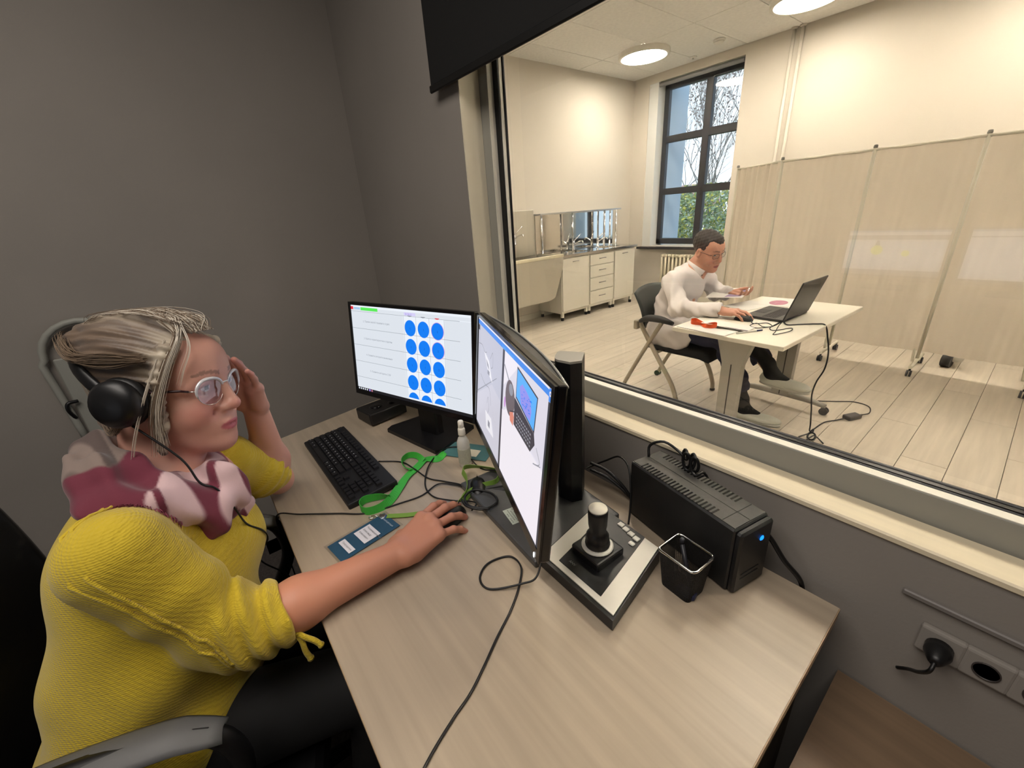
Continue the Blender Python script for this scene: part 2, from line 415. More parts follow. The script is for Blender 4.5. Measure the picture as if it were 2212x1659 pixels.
# radiator under the window
t = thing('radiator', 'cream column radiator below the corner window behind the seated man', 'radiator', (-3.45, 6.04, .12))
RD = M('cream_radiator', (226, 216, 190), .4)
for k in range(11):
    x = -3.80 + .062 * k
    b = MB()
    for yy in (6.02, 6.09): b.tube([(x, yy, .16), (x, yy, .68)], .017, RD, 10)
    b.box((x, 6.055, .68), (.052, .11, .05), RD, bev=.02, seg=3); b.box((x, 6.055, .17), (.052, .11, .05), RD, bev=.02, seg=3)
    b.build('column', t)
for z in (.17, .68): MB().cyl((-3.80, 6.055, z), (-3.18, 6.055, z), .016, RD, n=10).build('header_pipe', t)
for x in (-3.74, -3.24): MB().cyl((x, 6.055, 0), (x, 6.055, .17), .012, RD, n=8).build('foot', t)

# ------------------------------------------------------------------ outdoors
GR = M('autumn_lawn', (110, 116, 70), .9, noise=((2, 2, 2), .3))
struct('ground', MB().box((-8, 18, -.6), (40, 23, .1), GR))
BARK = M('grey_brown_bark', (172, 164, 160), .9, noise=((8, 8, 30), .3))
def tree(x, y, h, seed, lab, leafm, nleaf, name='tree'):
    R = random.Random(seed); t = thing(name, lab, 'tree', (x, y, -.55), 0, 'trees outside the window'); b = MB(); tips = []
    def grow(p, d, L, r, lev):
        q = p + d * L; mid = p + d * L * .5 + Vector((R.uniform(-1, 1), R.uniform(-1, 1), 0)) * L * .06
        b.tube([p, mid, q], [r, r * .85, r * .68], BARK, 6 if lev < 3 else 4, False)
        if lev >= 8: tips.append(q); return
        for k in range(3 if lev in (1, 4) else 2):
            nd = (d + Vector((R.uniform(-1, 1), R.uniform(-1, 1), R.uniform(-.25, .7))) * .55).normalized()
            grow(q, nd, L * R.uniform(.70, .90), r * .66, lev + 1)
        if lev >= 3: tips.append(mid)
    base = Vector((x, y, -.55)); b.tube([base, base + Vector((0, 0, h*.10))], [h*.012, h*.010], BARK, 8, False)
    for k in range(7): grow(base + Vector((0, 0, h*.09)), Vector((R.uniform(-.55, .55), R.uniform(-.5, .5), 1)).normalized(), h * R.uniform(.15, .22), h * .0042, 1)
    b.build('branches', t)
    lf = MB(); 
    for k in range(nleaf):
        c = R.choice(tips) + Vector((R.gauss(0, .12), R.gauss(0, .12), R.gauss(0, .12))); s = R.uniform(.025, .055)
        u = Vector((R.gauss(0, 1), R.gauss(0, 1), R.gauss(0, 1))).normalized(); w = u.orthogonal().normalized()
        lf.add([c - u*s, c + w*s*.6, c + u*s, c - w*s*.6], [(0, 1, 2, 3)], leafm[k % len(leafm)])
    if nleaf: tag(lf.build('leaves', t), kind='stuff')
def bush(x, y, r, h, seed, lab, leafm, n):
    R = random.Random(seed); t = thing('bush', lab, 'bush', (x, y, -.55), 0, 'bushes outside the window'); b = MB()
    for k in range(9):
        a = R.uniform(0, 2*pi); b.tube([(x, y, -.55), (x + cos(a)*r*.4, y + sin(a)*r*.4, h*.4), (x + cos(a)*r*.7, y + sin(a)*r*.7, h*.8)], [.03, .02, .006], BARK, 5, False)
    b.build('stem', t); lf = MB()
    for k in range(n):
        v = Vector((R.gauss(0, 1), R.gauss(0, 1), R.gauss(0, 1))).normalized() * R.uniform(.55, 1.05) ** .5
        lump = 1 + .22 * sin(5*v.x + seed) * cos(4*v.z + 2*seed)
        c = Vector((x + v.x*r*lump, y + v.y*r*lump, h*.45 + v.z*h*.6*lump)); s = R.uniform(.025, .06)
        u = Vector((R.gauss(0, 1), R.gauss(0, 1), R.gauss(0, 1))).normalized(); w = u.orthogonal().normalized()
        lf.add([c - u*s, c + w*s*.55, c + u*s, c - w*s*.55], [(0, 1, 2, 3)], leafm[R.randrange(len(leafm))])
    tag(lf.build('leaves', t), kind='stuff')
LG = [M('leaf_green', (158, 178, 136), .7), M('leaf_grey_green', (190, 200, 180), .7), M('leaf_dark', (126, 144, 118), .7)]
LY = [M('leaf_yellow', (222, 214, 104), .7), M('leaf_olive', (178, 182, 110), .7), M('leaf_green', ())]
LBR = [M('leaf_brown', (168, 154, 150), .8)]
tree(-9.4, 14.6, 7.2, 3, 'bare grey tree seen through the left panes of the corner window', LBR, 150)
tree(-6.7, 13.0, 7.0, 11, 'tree with sparse leaves seen through the upper right pane of the corner window', LBR, 2600)
bush(-6.6, 11.2, 1.7, 1.75, 5, 'yellow green bush low in the right panes of the corner window', LY + LG, 15000)
bush(-9.6, 12.6, 1.9, 1.7, 8, 'grey green bush low in the left panes of the corner window', LG, 15000)
t = thing('house', 'distant house with a reddish roof behind the bare tree', 'house', (-22, 34, -.5))
MB().box((-22, 34, .3), (9, 4, 1.6), M('pale_house_wall', (214, 200, 190), .8)).build('wall', t)
MB().prism([(-2.6, 0), (2.6, 0), (0, 1.6)], -4.3, 4.3, M('red_roof', (204, 168, 158), .8), Matrix.Translation((-22, 34, 1.1)) @ Matrix.Rotation(pi/2, 4, 'Z') @ Matrix.Rotation(pi/2, 4, 'X')).build('roof', t)

# ================================================================== CONTROL ROOM DESK
DZ = .75
OAK = M('bleached_oak_laminate', (170, 155, 135), .36, noise=((2.2, 60, 20), .10, .3, .7), bump=((3, 120, 30), .04, .001))
OAKE = M('oak_edge_band', (170, 146, 116), .5)
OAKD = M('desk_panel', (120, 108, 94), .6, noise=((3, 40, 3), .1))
t = thing('desk', 'pale oak office desk under the two monitors', 'desk', (-.8, .39, 0))
DP = [(-1.525, .035), (-.068, .026), (-.072, .744), (-1.655, .744)]
MB().prism(DP, DZ - .0245, DZ, OAK).build('top', t)
eb = MB()
for a, b in zip(DP, DP[1:] + DP[:1]):
    a, b = Vector((*a, 0)), Vector((*b, 0)); dr = (b - a).normalized(); nrm = Vector((dr.y, -dr.x, 0))
    eb.box((a + b) / 2 + Vector((0, 0, DZ - .0125)) + nrm * .0007, ((b - a).length, .0016, .0225), OAKE, rot=Matrix.Rotation(atan2(dr.y, dr.x), 3, 'Z'))
eb.build('edge_band', t)
for x in (-1.50, -.10): MB().box((x, .40, (DZ - .025) / 2), (.022, .62, DZ - .025), OAKD).build('side_panel', t)
MB().box((-.80, .66, .50), (1.36, .018, .40), OAKD).build('modesty_panel', t)
# low cabinet beside the desk
t = thing('low_cabinet', 'low pale wood cabinet right of the desk under the wall sockets', 'cabinet', (.35, .5, 0))
MB().box((.38, .50, .567), (.86, .55, .026), M('shaded_oak_laminate', (126, 104, 82), .5, noise=((2.2, 60, 20), .15, .3, .7))).build('top', t)  # pale wood darkened: the window wall's shadow is put into the colour
MB().box((.38, .515, .285), (.82, .50, .535), OAKD).build('body', t)
for x in (.175, .585): 
    d = MB().box((x, .257, .29), (.40, .018, .50), OAKD).build('door', t)
    MB().cyl((x + .15, .24, .42), (x + .15, .24, .52), .005, CHROME).build('handle', d)

# ------------------------------------------------------------------ monitors
def plane_axes(yaw, tilt):
    r = Vector((cos(yaw), sin(yaw), 0)); n = Vector((-sin(yaw), cos(yaw), 0)); return r, Vector((0, 0, 1)) * cos(tilt) + n * sin(tilt), n
SW = E('screen_white', (236, 242, 250), 1.0); SGR = E('screen_pale_grey', (222, 228, 236), 1.0); SLN = E('screen_line', (160, 168, 176), .9)
SBL = E('screen_blue', (0, 125, 245), 1.0); SBR = E('screen_red', (225, 40, 60), 1.0); SGN = E('screen_green', (90, 235, 90), 1.0); SLB = E('screen_light_blue', (165, 200, 235), 1.0)
SDK = E('screen_dark', (24, 24, 30), 1.0); STX = E('screen_text_grey', (140, 146, 156), 1.0); SVT = E('screen_violet', (150, 130, 215), 1.0); SNV = E('screen_navy', (10, 60, 170), 1.0); SPK = E('screen_pink', (205, 150, 215), 1.0)
c1 = Vector((-1.182, .495, 1.035)); yaw1, tl1 = .311, .137
r1, u1, n1 = plane_axes(yaw1, tl1); f1 = r1.cross(u1)
t = thing('monitor', 'left black monitor showing a table of blue round buttons', 'monitor', (-1.18, .53, DZ))
R1 = Matrix((r1, -f1, u1)).transposed()
b = MB(); b.box(c1 - f1 * .010, (.546, .020, .322), BLK, rot=R1, bev=.003)
b.box(c1 - f1 * .030 - u1 * .01, (.40, .030, .22), BLK, rot=R1, bev=.012, seg=2); b.build('housing', t)
def bezel(c, r, u, f, w, h, iw, ih, iy, t):
    b = MB(); d = .004
    for x0, x1, y0, y1 in ((-w/2, w/2, iy + ih/2, h/2), (-w/2, w/2, -h/2, iy - ih/2), (-w/2, -iw/2, iy - ih/2, iy + ih/2), (iw/2, w/2, iy - ih/2, iy + ih/2)):
        b.box(c + r*(x0+x1)/2 + u*(y0+y1)/2 + f*d/2, (x1-x0, d, y1-y0), BLKG, rot=Matrix((r, -f, u)).transposed())
    return b.build('bezel', t)
bezel(c1, r1, u1, f1, .546, .322, .524, .296, .003, t)
s = MB(); P = lambda pts, m, l: poly_on(s, pts, c1, r1, u1, m, l)
P(rect2(-.262, -.145, .262, .151), SW, .0008)
P(rect2(-.262, .133, .262, .1435), SGR, .0011); P(rect2(-.262, -.134, -.01, .131), SGR, .0011); P(rect2(.162, -.134, .262, .131), SGR, .0010)
P(rect2(-.262, .1365, -.2495, .1465), SBR, .0014); P(rect2(-.246, .1375, -.214, .1445), SLB, .0014); P(rect2(-.211, .1355, -.126, .1455), SGN, .0014)
P(rect2(-.004, .133, .046, .1425), E('screen_lilac', (214, 208, 248), 1.0), .0014)
for k, v in enumerate((.1315, .0745, .0175, -.0395, -.0965)):
    P(rect2(-.262, v - .0006, .219, v + .0006), SLN, .0016)
for x in (-.0065, .0465, .1015, .1605): P(rect2(x - .0005, -.133, x + .0005, .1315), SLN, .0016)
for j in range(5):
    for i in range(3):
        cx_, cy_ = .0205 + .0565 * i, .0955 - .0575 * j
        if j < 4:
            if i == 2 and j < 2: P(ell2(cx_, cy_, .0255, .0262), SPK, .0017)
            P(ell2(cx_, cy_, .0238, .0248), SBL, .0019)
            text(s, '1' if i < 2 else '2', .009, c1 + r1*(cx_ - .002) + u1*(cy_ - .004), r1, u1, SNV, .0022)
        else:
            P([(cx_ + .0238*cos(a), cy_ + .0248*sin(a)) for a in [radians(12 + 156*q/14) for q in range(15)]], SBL, .0019)
for i in range(3): P([(.0205 + .0565*i + .009*cos(a), .1335 + .0035*sin(a)) for a in [pi + pi*q/8 for q in range(9)]], STX if i < 2 else SBR, .0019)
for tx, ty, sx in (('2. Прием жалоб пациента отдел.', .0968, -.203), ('3. Кратко характеристика отделен', .0395, -.206), ('4. Оцените алгоритм выявления', -.0165, -.200), ('5. Оцените алгоритм СЛР', -.0720, -.187)):
    text(s, tx, .0084, c1 + r1*sx + u1*ty, r1, u1, STX, .0019)
text(s, '01:36:11', .0085, c1 + u1*.1345 + r1*.002, r1, u1, SVT, .0019)
P(rect2(-.262, -.145, .262, -.135), SDK, .0019)
for k in range(5): P(ell2(-.255 + .0108*k, -.140, .0032, n=12), SW, .0022)
P(rect2(-.202, -.1435, -.194, -.1365), SVT, .0022); P(rect2(-.190, -.1435, -.183, -.1365), E('screen_rose', (190, 120, 140), 1.0), .0022)
s.build('screen', t)
nk = MB(); nk.box((-1.172, .535, .87), (.085, .034, .24), BLK, rot=Rz(yaw1), bev=.006); nk.build('neck', t)
bs = MB(); M4 = Matrix.Translation((-1.185, .535, 0)) @ Matrix.Rotation(yaw1 - .12, 4, 'Z')
bs.prism([(-.135, -.085), (.125, -.085), (.135, -.06), (.105, .105), (-.105, .105), (-.145, -.06)], DZ, DZ + .013, BLK, M4); bs.build('base', t)
for k in range(4): MB().box(c1 + r1*(.20 + .014*k) - u1*.1575 + f1*.002, (.007, .004, .003), BLK, rot=R1).build('button', t)

c2 = Vector((-.646, .462, 1.043)); yaw2, tl2 = -.397, .123
r2, u2, n2 = plane_axes(yaw2, tl2); f2 = r2.cross(u2); R2 = Matrix((r2, -f2, u2)).transposed()
t = thing('monitor', 'right monitor with silver rim showing two camera pictures', 'monitor', (-.66, .52, DZ))
b = MB(); b.box(c2 - f2*.009, (.546, .018, .320), BLKG, rot=R2, bev=.004, seg=2); b.build('housing', t)
# bulged back shell
b = MB()
def backfn(i, j):
    x = (i - .5) * .536; y = (j - .5) * .308
    d = .018 + .046 * (1 - abs(2*i - 1) ** 2.2) * min(1, (1 - abs(2*j - 1) ** 6) + .55)
    return c2 + r2*x + u2*y - f2*d
b.grid(backfn, 24, 14, BLK)
for jj in (0, 1):
    vs = [c2 + r2*((i/24 - .5)*.536) + u2*((jj - .5)*.308) - f2*.010 for i in range(25)] + [backfn(i/24, jj) for i in range(25)]
    b.add(vs, [(i, i+1, 26+i, 25+i) for i in range(24)], BLK)
b.build('back_shell', t)
MB().tube([backfn(i/24, 1) + u2*.0015 for i in range(25)], .0022, M('silver_plastic', (190, 190, 186), .3, .6), 6).build('silver_rim', t)
bezel(c2, r2, u2, f2, .546, .320, .522, .292, .006, t)
s = MB(); P = lambda pts, m, l: poly_on(s, pts, c2, r2, u2, m, l)
VG = E('video_grey', (196, 196, 210), 1.0); VG2 = E('video_pale', (222, 218, 230), 1.0); VW = E('video_white', (240, 234, 242), 1.0); VD = E('video_dark', (70, 66, 74), 1.0)
VB = E('video_blue_bar', (70, 140, 235), 1.0); VLC = E('video_laptop_cyan', (96, 178, 250), 1.0); VH = E('video_hair', (112, 100, 104), 1.0); VSK = E('video_skin', (222, 140, 120), 1.0); VLL = E('video_lilac', (150, 150, 238), 1.0); VBX = E('video_device', (236, 234, 240), 1.0); VMG = E('video_mid_grey', (150, 150, 160), 1.0)
P(rect2(-.261, -.140, .261, .152), VG, .0008); P(rect2(-.261, .1455, .261, .152), VW, .0012); P(rect2(-.261, .1345, .261, .1455), VB, .0012)
P([(-.261, -.140), (-.012, -.140), (-.010, .012), (-.10, .024), (-.261, -.06)], E('video_table', (206, 204, 216), 1.0), .0011)
P([(-.261, -.055), (-.06, .052), (-.058, .055), (-.261, -.051)], VMG, .0013)
P(rect2(-.0165, -.140, -.0015, .1345), VD, .0016)
P(rect2(-.0015, -.140, .250, .1345), VG2, .0012); P([(-.0015, .06), (.10, .1345), (-.0015, .1345)], VW, .0013)
P([(-.0015, .104), (.0015, .1075), (.18, .004), (.175, .0)], VMG, .0014)
P([(-.0015, -.140), (.250, -.140), (.250, .004), (.10, .0105), (-.0015, .006)], VW, .0020)
P([(.088, .130), (.205, .1145), (.199, .047), (.088, .068)], VD, .0016); P([(.0905, .1262), (.2015, .1118), (.1955, .051), (.0915, .0715)], VLC, .0018)
rr = random.Random(4)
P([(.110, .098), (.124, .108), (.150, .103), (.172, .096), (.180, .078), (.176, .060), (.150, .060), (.120, .070)], VLL, .0020)
for k in range(26):
    a, c_ = .118 + .055*rr.random(), .068 + .03*rr.random(); P([(a, c_), (a + .006, c_ + .003), (a + .011, c_ + .001), (a + .006, c_ + .0015)], SBL, .0022)
P([(.082, .066), (.199, .047), (.206, .030), (.185, .006), (.084, .0105)], VD, .0017)
for j in range(4):
    for i in range(9): P(rect2(.100 + .0098*i, .016 + .0075*j - .001*i*.3, .106 + .0098*i, .0195 + .0075*j - .001*i*.3), VMG, .0019)
P(ell2(.053, .052, .0325, .037), VH, .0024); P(ell2(.058, .072, .014, .012), VMG, .0025)
P([(.056, .024), (.078, .034), (.086, .026), (.083, .006), (.062, .008)], VSK, .0026); P([(.060, .026), (.090, .038), (.0895, .040), (.060, .029)], VD, .0027); P(ell2(.018, .03, .006, .012), SPK, .0023)
P([(.010, .0068), (.062, .0092), (.050, .022), (.030, .020)], VW, .0023)
# devices lying on the left camera picture
P([(-.19, .082), (-.135, .070), (-.095, .028), (-.14, .038)], VBX, .0016); P([(-.165, .068), (-.14, .060), (-.128, .048), (-.150, .054)], VMG, .0018); P(rect2(-.145, .036, -.125, .046), VMG, .0019)
P([(-.158, -.066), (-.095, -.062), (-.068, -.100), (-.140, -.108)], VBX, .0016); P(rect2(-.125, -.094, -.105, -.078), VMG, .0018)
for pts in ([(-.25, .085), (-.21, .09), (-.18, .08), (-.16, .085)], [(-.22, .01), (-.17, .0), (-.12, .004), (-.1, -.03)], [(-.14, -.04), (-.13, -.02), (-.12, -.045), (-.13, -.064)], [(-.12, .08), (-.10, .10), (-.095, .07), (-.11, .06)], [(.215, .03), (.235, .01), (.205, -.005), (.24, .008)]):
    q = spline([(p[0], p[1], 0) for p in pts], 5)
    for a, b_ in zip(q, q[1:]):
        d = (b_ - a).normalized() * .0009; P([(a.x + d.y, a.y - d.x), (b_.x + d.y, b_.y - d.x), (b_.x - d.y, b_.y + d.x), (a.x - d.y, a.y + d.x)], VMG, .0021)
P(rect2(-.258, .120, -.243, .133), VD, .0017)
P(rect2(.250, -.140, .261, .128), E('video_side_panel', (60, 62, 70), 1.0), .0023); P(rect2(.250, .1285, .261, .150), VB, .0024); P(ell2(.2555, .1415, .0042), VW, .0027); P(ell2(.2555, .1415, .0018), VB, .0029)
text(s, 'Камера 1 - просмотр', .0085, c2 - r2*.02 + u2*.1366, r2, u2, VLC, .0024)
s.build('screen', t)
MB().box(c2 - u2*.157 + r2*.252 + f2*.005, (.0035, .001, .009), E('power_led', (255, 255, 255), 2.0), rot=R2).build('power_light', t)
MB().box((-.668, .535, .86), (.09, .035, .20), BLK, rot=Rz(yaw2), bev=.006).build('neck', t)
PB = M('dark_grey_plastic', (74, 74, 74), .35, noise=((40, 40, 40), .08))
MB().box((-.658, .545, DZ + .009), (.345, .245, .018), PB, rot=Rz(-.10), bev=.004, seg=2).build('base', t)
sl = MB(); o_ = Vector((-.640, .462, DZ + .0185)); ex = Vector((cos(-1.0), sin(-1.0), 0)).normalized(); sx_ = Vector((cos(-.22), sin(-.22), 0)); sy_ = Vector((-sin(-.22), cos(-.22), 0))
poly_on(sl, rect2(-.028, -.015, .028, .015), o_, sx_, sy_, M('silver_sticker', (176, 184, 172), .4), .0002)
rr = random.Random(2)
for j in range(4):
    for i in range(8):
        if rr.random() < .8: poly_on(sl, rect2(-.024 + .006*i, -.011 + .006*j, -.0195 + .006*i, -.009 + .006*j), o_, sx_, sy_, M('sticker_print', (110, 112, 106), .5), .0004)
tag(sl.build('sticker', t), 'silver sticker with fine grey print')

# tall speaker behind the right monitor
t = thing('speaker', 'tall slim black speaker with curved front behind the right monitor', 'speaker', (-.605, .625, DZ + .018))
pf = [(-.650, .640)] + [(-.655 + .045*q/8 - .0*q, .640 - .048*sin(pi*.5*q/8)) for q in range(1, 9)] + [(-.578, .598), (-.566, .622), (-.600, .668)]
MB().prism(pf[::1], DZ + .019, 1.128, BLK).build('cabinet', t)
MB().prism([(-.608 + (p[0] + .608)*.99, .628 + (p[1] - .628)*.99) for p in pf], 1.128, 1.133, M('warm_grey_plastic', (150, 146, 136), .5)).build('top_plate', t)

# ------------------------------------------------------------------ joystick controller
ang = .0
t = thing('joystick_controller', 'silver and black camera joystick controller between the monitor and the pen cup', 'joystick', (-.41, .51, DZ))
Q = [(-.497, .417), (-.306, .412), (-.340, .604), (-.520, .622)]
def qp(a, b, z): # bilinear on the footprint
    p = [Vector((*q, 0)) for q in Q]; v = (p[0]*(1-a) + p[1]*a)*(1-b) + (p[3]*(1-a) + p[2]*a)*b; v.z = z; return v
SILV = M('silver_painted_plate', (224, 219, 206), .42, .08)
def zt(b): return DZ + .030 + .008*b
def slab(mb, a0, a1, b0, b1, zb, h, mat, cut=0):
    lo = [qp(a, b, (zb if not callable(zb) else zb(b))) for a, b in ((a0,b0),(a1,b0),(a1,b1),(a0,b1))]
    hi = [v + Vector((0, 0, h if not callable(h) else h(b) )) for v, b in zip(lo, (b0, b0, b1, b1))]
    mb.add(lo + hi, ((0,3,2,1),(4,5,6,7),(0,1,5,4),(1,2,6,5),(2,3,7,6),(3,0,4,7)), mat)
b = MB(); slab(b, 0, 1, 0, 1, DZ + .004, lambda q: .024 + .008*q, BLK); b.build('body', t)
b = MB(); slab(b, .02, .98, .04, .99, lambda q: DZ + .0285 + .008*q, .0022, SILV); b.build('top_plate', t)
b = MB(); slab(b, .21, .79, .10, .99, lambda q: DZ + .0305 + .008*q, .0015, BLK); b.build('panel', t)
pc = qp(.47, .46, DZ + .036)
rz = Rz(-.0)
bb = MB(); vx = (qp(1, .5, 0) - qp(0, .5, 0)).normalized(); vy = Vector((-vx.y, vx.x, 0)); RJ = Matrix((vx, vy, Vector((0, 0, 1)))).transposed()
bb.box(pc + Vector((0, 0, .006)), (.074, .074, .022), BLK, rot=RJ, bev=.004, seg=2); bb.build('pedestal', t)
MB().lathe([(.0, .0175), (.031, .0175), (.032, .020), (.028, .0225), (.024, .022)], M('white_ring_plastic', (225, 222, 212), .4), pc, 28).build('ring', t)
st = MB().lathe([(.024, .021), (.025, .026), (.021, .031), (.024, .035), (.0205, .041), (.0225, .046), (.018, .052), (.0165, .060), (.0185, .072), (.0195, .100), (.0190, .108)], BLK, pc, 24); so = st.build('stick', t)
MB().lathe([(.0188, .108), (.0178, .1105), (.0001, .111)], M('white_cap', (236, 230, 214), .45), pc, 24).build('cap', so)
WB = M('white_button', (226, 224, 214), .5)
for k in range(4):
    c = qp(.60 + .0*k, .66 + .0*k, DZ + .039) ; c = qp(.47 + .085*k, .935 - .012*k, DZ + .0405)
    MB().box(c, (.0135, .0115, .004), WB, rot=RJ, bev=.001).build('button', t)
MB().box(qp(.715, .81, DZ + .040), (.013, .0105, .004), WB, rot=RJ, bev=.003).build('button', t)
lt = MB(); text(lt, 'ANV', .008, qp(.30, .16, DZ + .0335), vx, vy, M('grey_print', (150, 150, 148), .5), .0004); lt.build('lettering', t)

# ------------------------------------------------------------------ pen cup
t = thing('pen_cup', 'square black wire mesh pen cup with a silver rim beside the joystick', 'pen cup', (-.272, .583, DZ))
cq = [(-.318, .556), (-.243, .550), (-.238, .613), (-.313, .621)]
MESH = M('black_wire_mesh', (34, 33, 32), .45, .5, bump=((900, 900, 900), .6, .003))
b = MB(); cxy = (-.278, .585)
def rr_poly(q, s, rad=.010, n=4):
    out = []; q = [Vector((cxy[0] + (p[0] - cxy[0])*s, cxy[1] + (p[1] - cxy[1])*s)) for p in q]
    for i in range(4):
        p, a, c_ = q[i], q[i-1], q[(i+1) % 4]; e1 = (a - p).normalized()*rad; e2 = (c_ - p).normalized()*rad
        for k in range(n + 1):
            w = k / n; out.append(p + e1*(1-w)**2 + e2*w**2)
    return out
lo, hi = rr_poly(cq, .80), rr_poly(cq, 1.0); n = len(lo)
# woven walls: real diagonal-free wire grid
ring = lambda w: [Vector((*(lo[i]*(1-w) + hi[i]*w), DZ + .002 + .083*w)) for i in range(n)]
wires = MB()
for k in range(0, 34):
    wires.tube(ring(k / 33), .00050, MESH, 4, closed=True)
per = []; 
for i in range(n):
    a, c_ = i, (i + 1) % n; L = (hi[c_] - hi[a]).length; m_ = max(1, int(L / .0026))
    for j in range(m_):
        w = j / m_; p0 = lo[a]*(1-w) + lo[c_]*w; p1 = hi[a]*(1-w) + hi[c_]*w
        wires.tube([Vector((*p0, DZ + .002)), Vector((*p1, DZ + .085))], .00050, MESH, 4, False)
tag(wires.build('mesh_wall', t), kind='stuff')
MB().prism([tuple(p) for p in lo], DZ + .0005, DZ + .002, MESH).build('bottom', t)
MB().tube([Vector((*p, DZ + .085)) for p in hi], .0026, CHROME, 8, closed=True).build('rim', t)
t = thing('pen', 'dark grey pen standing in the wire mesh pen cup', 'pen', (-.285, .60, DZ))
MB().cyl((-.262, .588, DZ + .006), (-.297, .604, DZ + .082), .0042, M('dark_pen', (46, 46, 52), .4), n=10).build('barrel', t)
MB().lathe([(.0045, 0), (.0046, .010), (.003, .014)], M('dark_pen', ()), (-.297, .604, DZ + .080), 10).build('cap', t)
t = thing('eraser', 'dark blue eraser lying in the bottom of the pen cup', 'eraser', (-.262, .570, DZ + .008))
MB().box((-.262, .572, DZ + .010), (.034, .016, .013), M('dark_blue_rubber', (28, 30, 66), .7), rot=Rz(.1), bev=.002).build('block', t)
MB().box((-.262, .572, DZ + .010), (.018, .0165, .0135), M('eraser_sleeve', (60, 62, 80), .5), rot=Rz(.1), bev=.001).build('sleeve', t)

# ------------------------------------------------------------------ UPS box
t = thing('power_unit', 'black vented backup power unit with a blue light on the desk', 'power unit', (-.34, .70, DZ))
U0, U1 = Vector((-.476, .685, 0)), Vector((-.222, .632, 0)); ux = (U1 - U0).normalized(); uy = Vector((-ux.y, ux.x, 0)); UL, UW, UH = .262, .092, .141
RU = Matrix((ux, uy, Vector((0, 0, 1)))).transposed(); uc = U0 + ux*UL/2 + uy*UW/2
UPB = M('black_painted_steel', (26, 26, 26), .5, bump=((400, 400, 400), .1, .001))
b = MB(); b.box(uc + Vector((0, 0, DZ + .003 + UH/2)), (UL, UW, UH), UPB, rot=RU, bev=.003); b.build('case', t)
tp = DZ + .003 + UH
b = MB().box(uc + ux*(UL/2 + .006) + Vector((0, 0, DZ + .003 + UH/2)), (.014, UW - .004, UH - .004), BLK, rot=RU, bev=.004); b.build('front_panel', t)
GP = M('grey_worn_top', (66, 65, 62), .55, noise=((120, 120, 120), .1))
MB().box(uc + Vector((0, 0, tp + .0006)), (UL - .008, UW - .010, .0016), GP, rot=RU).build('top_cover', t)
for k in range(22):
    for s_ in (-1, 1):
        c = uc + ux*(-UL/2 + .030 + .0086*k) + uy*s_*(UW/2 - .014) + Vector((0, 0, tp + .0015))
        MB().box(c, (.0036, .020, .0012), BLKG, rot=RU).build('vent_slot', t)
MB().box(uc + Vector((0, 0, tp + .0014)), (UL - .01, .001, .0006), BLKG, rot=RU).build('seam', t)
MB().box(uc + ux*(UL/2 - .03) + Vector((0, 0, tp + .0014)), (.001, UW - .012, .0006), BLKG, rot=RU).build('seam', t)
fc = uc + ux*(UL/2 + .0135)
MB().lathe([(.0001, .0015), (.004, .0013), (.0055, 0)], E('blue_led', (20, 130, 255), 2.2), fc + uy*.014 + Vector((0, 0, DZ + .112)), 16, Matrix((uy, Vector((0, 0, 1)), ux)).transposed()).build('power_light', t)
for z in (.035, .045): MB().box(fc - uy*.004 + Vector((0, 0, DZ + z)), (.001, .05, .0012), UPB, rot=RU).build('groove', t)
for sx in (-1, 1):
    for sy in (-1, 1): MB().cyl(uc + ux*sx*.11 + uy*sy*.033 + Vector((0, 0, DZ)), uc + ux*sx*.11 + uy*sy*.033 + Vector((0, 0, DZ + .004)), .008, BLK, n=10).build('foot', t)
CB = M('black_cable', (14, 14, 15), .45)
# coiled cable on the power unit
tb_ = uc + Vector((0, 0, tp))
pts = [tb_ - ux*.118 - uy*.005 + Vector((0, 0, .004)), tb_ - ux*.126 + uy*.005 + Vector((0, 0, .028)), tb_ - ux*.10 + uy*.020 + Vector((0, 0, .045)), tb_ - ux*.07 + uy*.035 + Vector((0, 0, .030))]
for k in range(26):
    a = k * .95; pts.append(tb_ + ux*(-.055 + .0016*k + .010*cos(a)) + uy*(.030 + .006*sin(a*.5)) + Vector((0, 0, .024 + .020*sin(a))))
pts += [tb_ - ux*.01 + uy*.045 + Vector((0, 0, .006)), tb_ - ux*.0 + uy*.054 + Vector((0, 0, -.03)), tb_ + uy*.056 + Vector((0, 0, -.12))]
cord('cable_coil', pts, .0031, CB, 'black cable bundled into loops on top of the power unit', seg=8, n=4)
p0 = fc - ux*.03 + uy*(UW/2)
cord('power_cable', [p0 + Vector((0, 0, DZ + .10)), p0 + uy*.012 + ux*.02 + Vector((0, 0, DZ + .085)), (-.165, .738, DZ + .045), (-.135, .752, DZ + .004), (-.128, .763, DZ - .06), (-.12, .764, .60)], .0046, CB, 'thick black power cable dropping behind the desk from the power unit', seg=8)

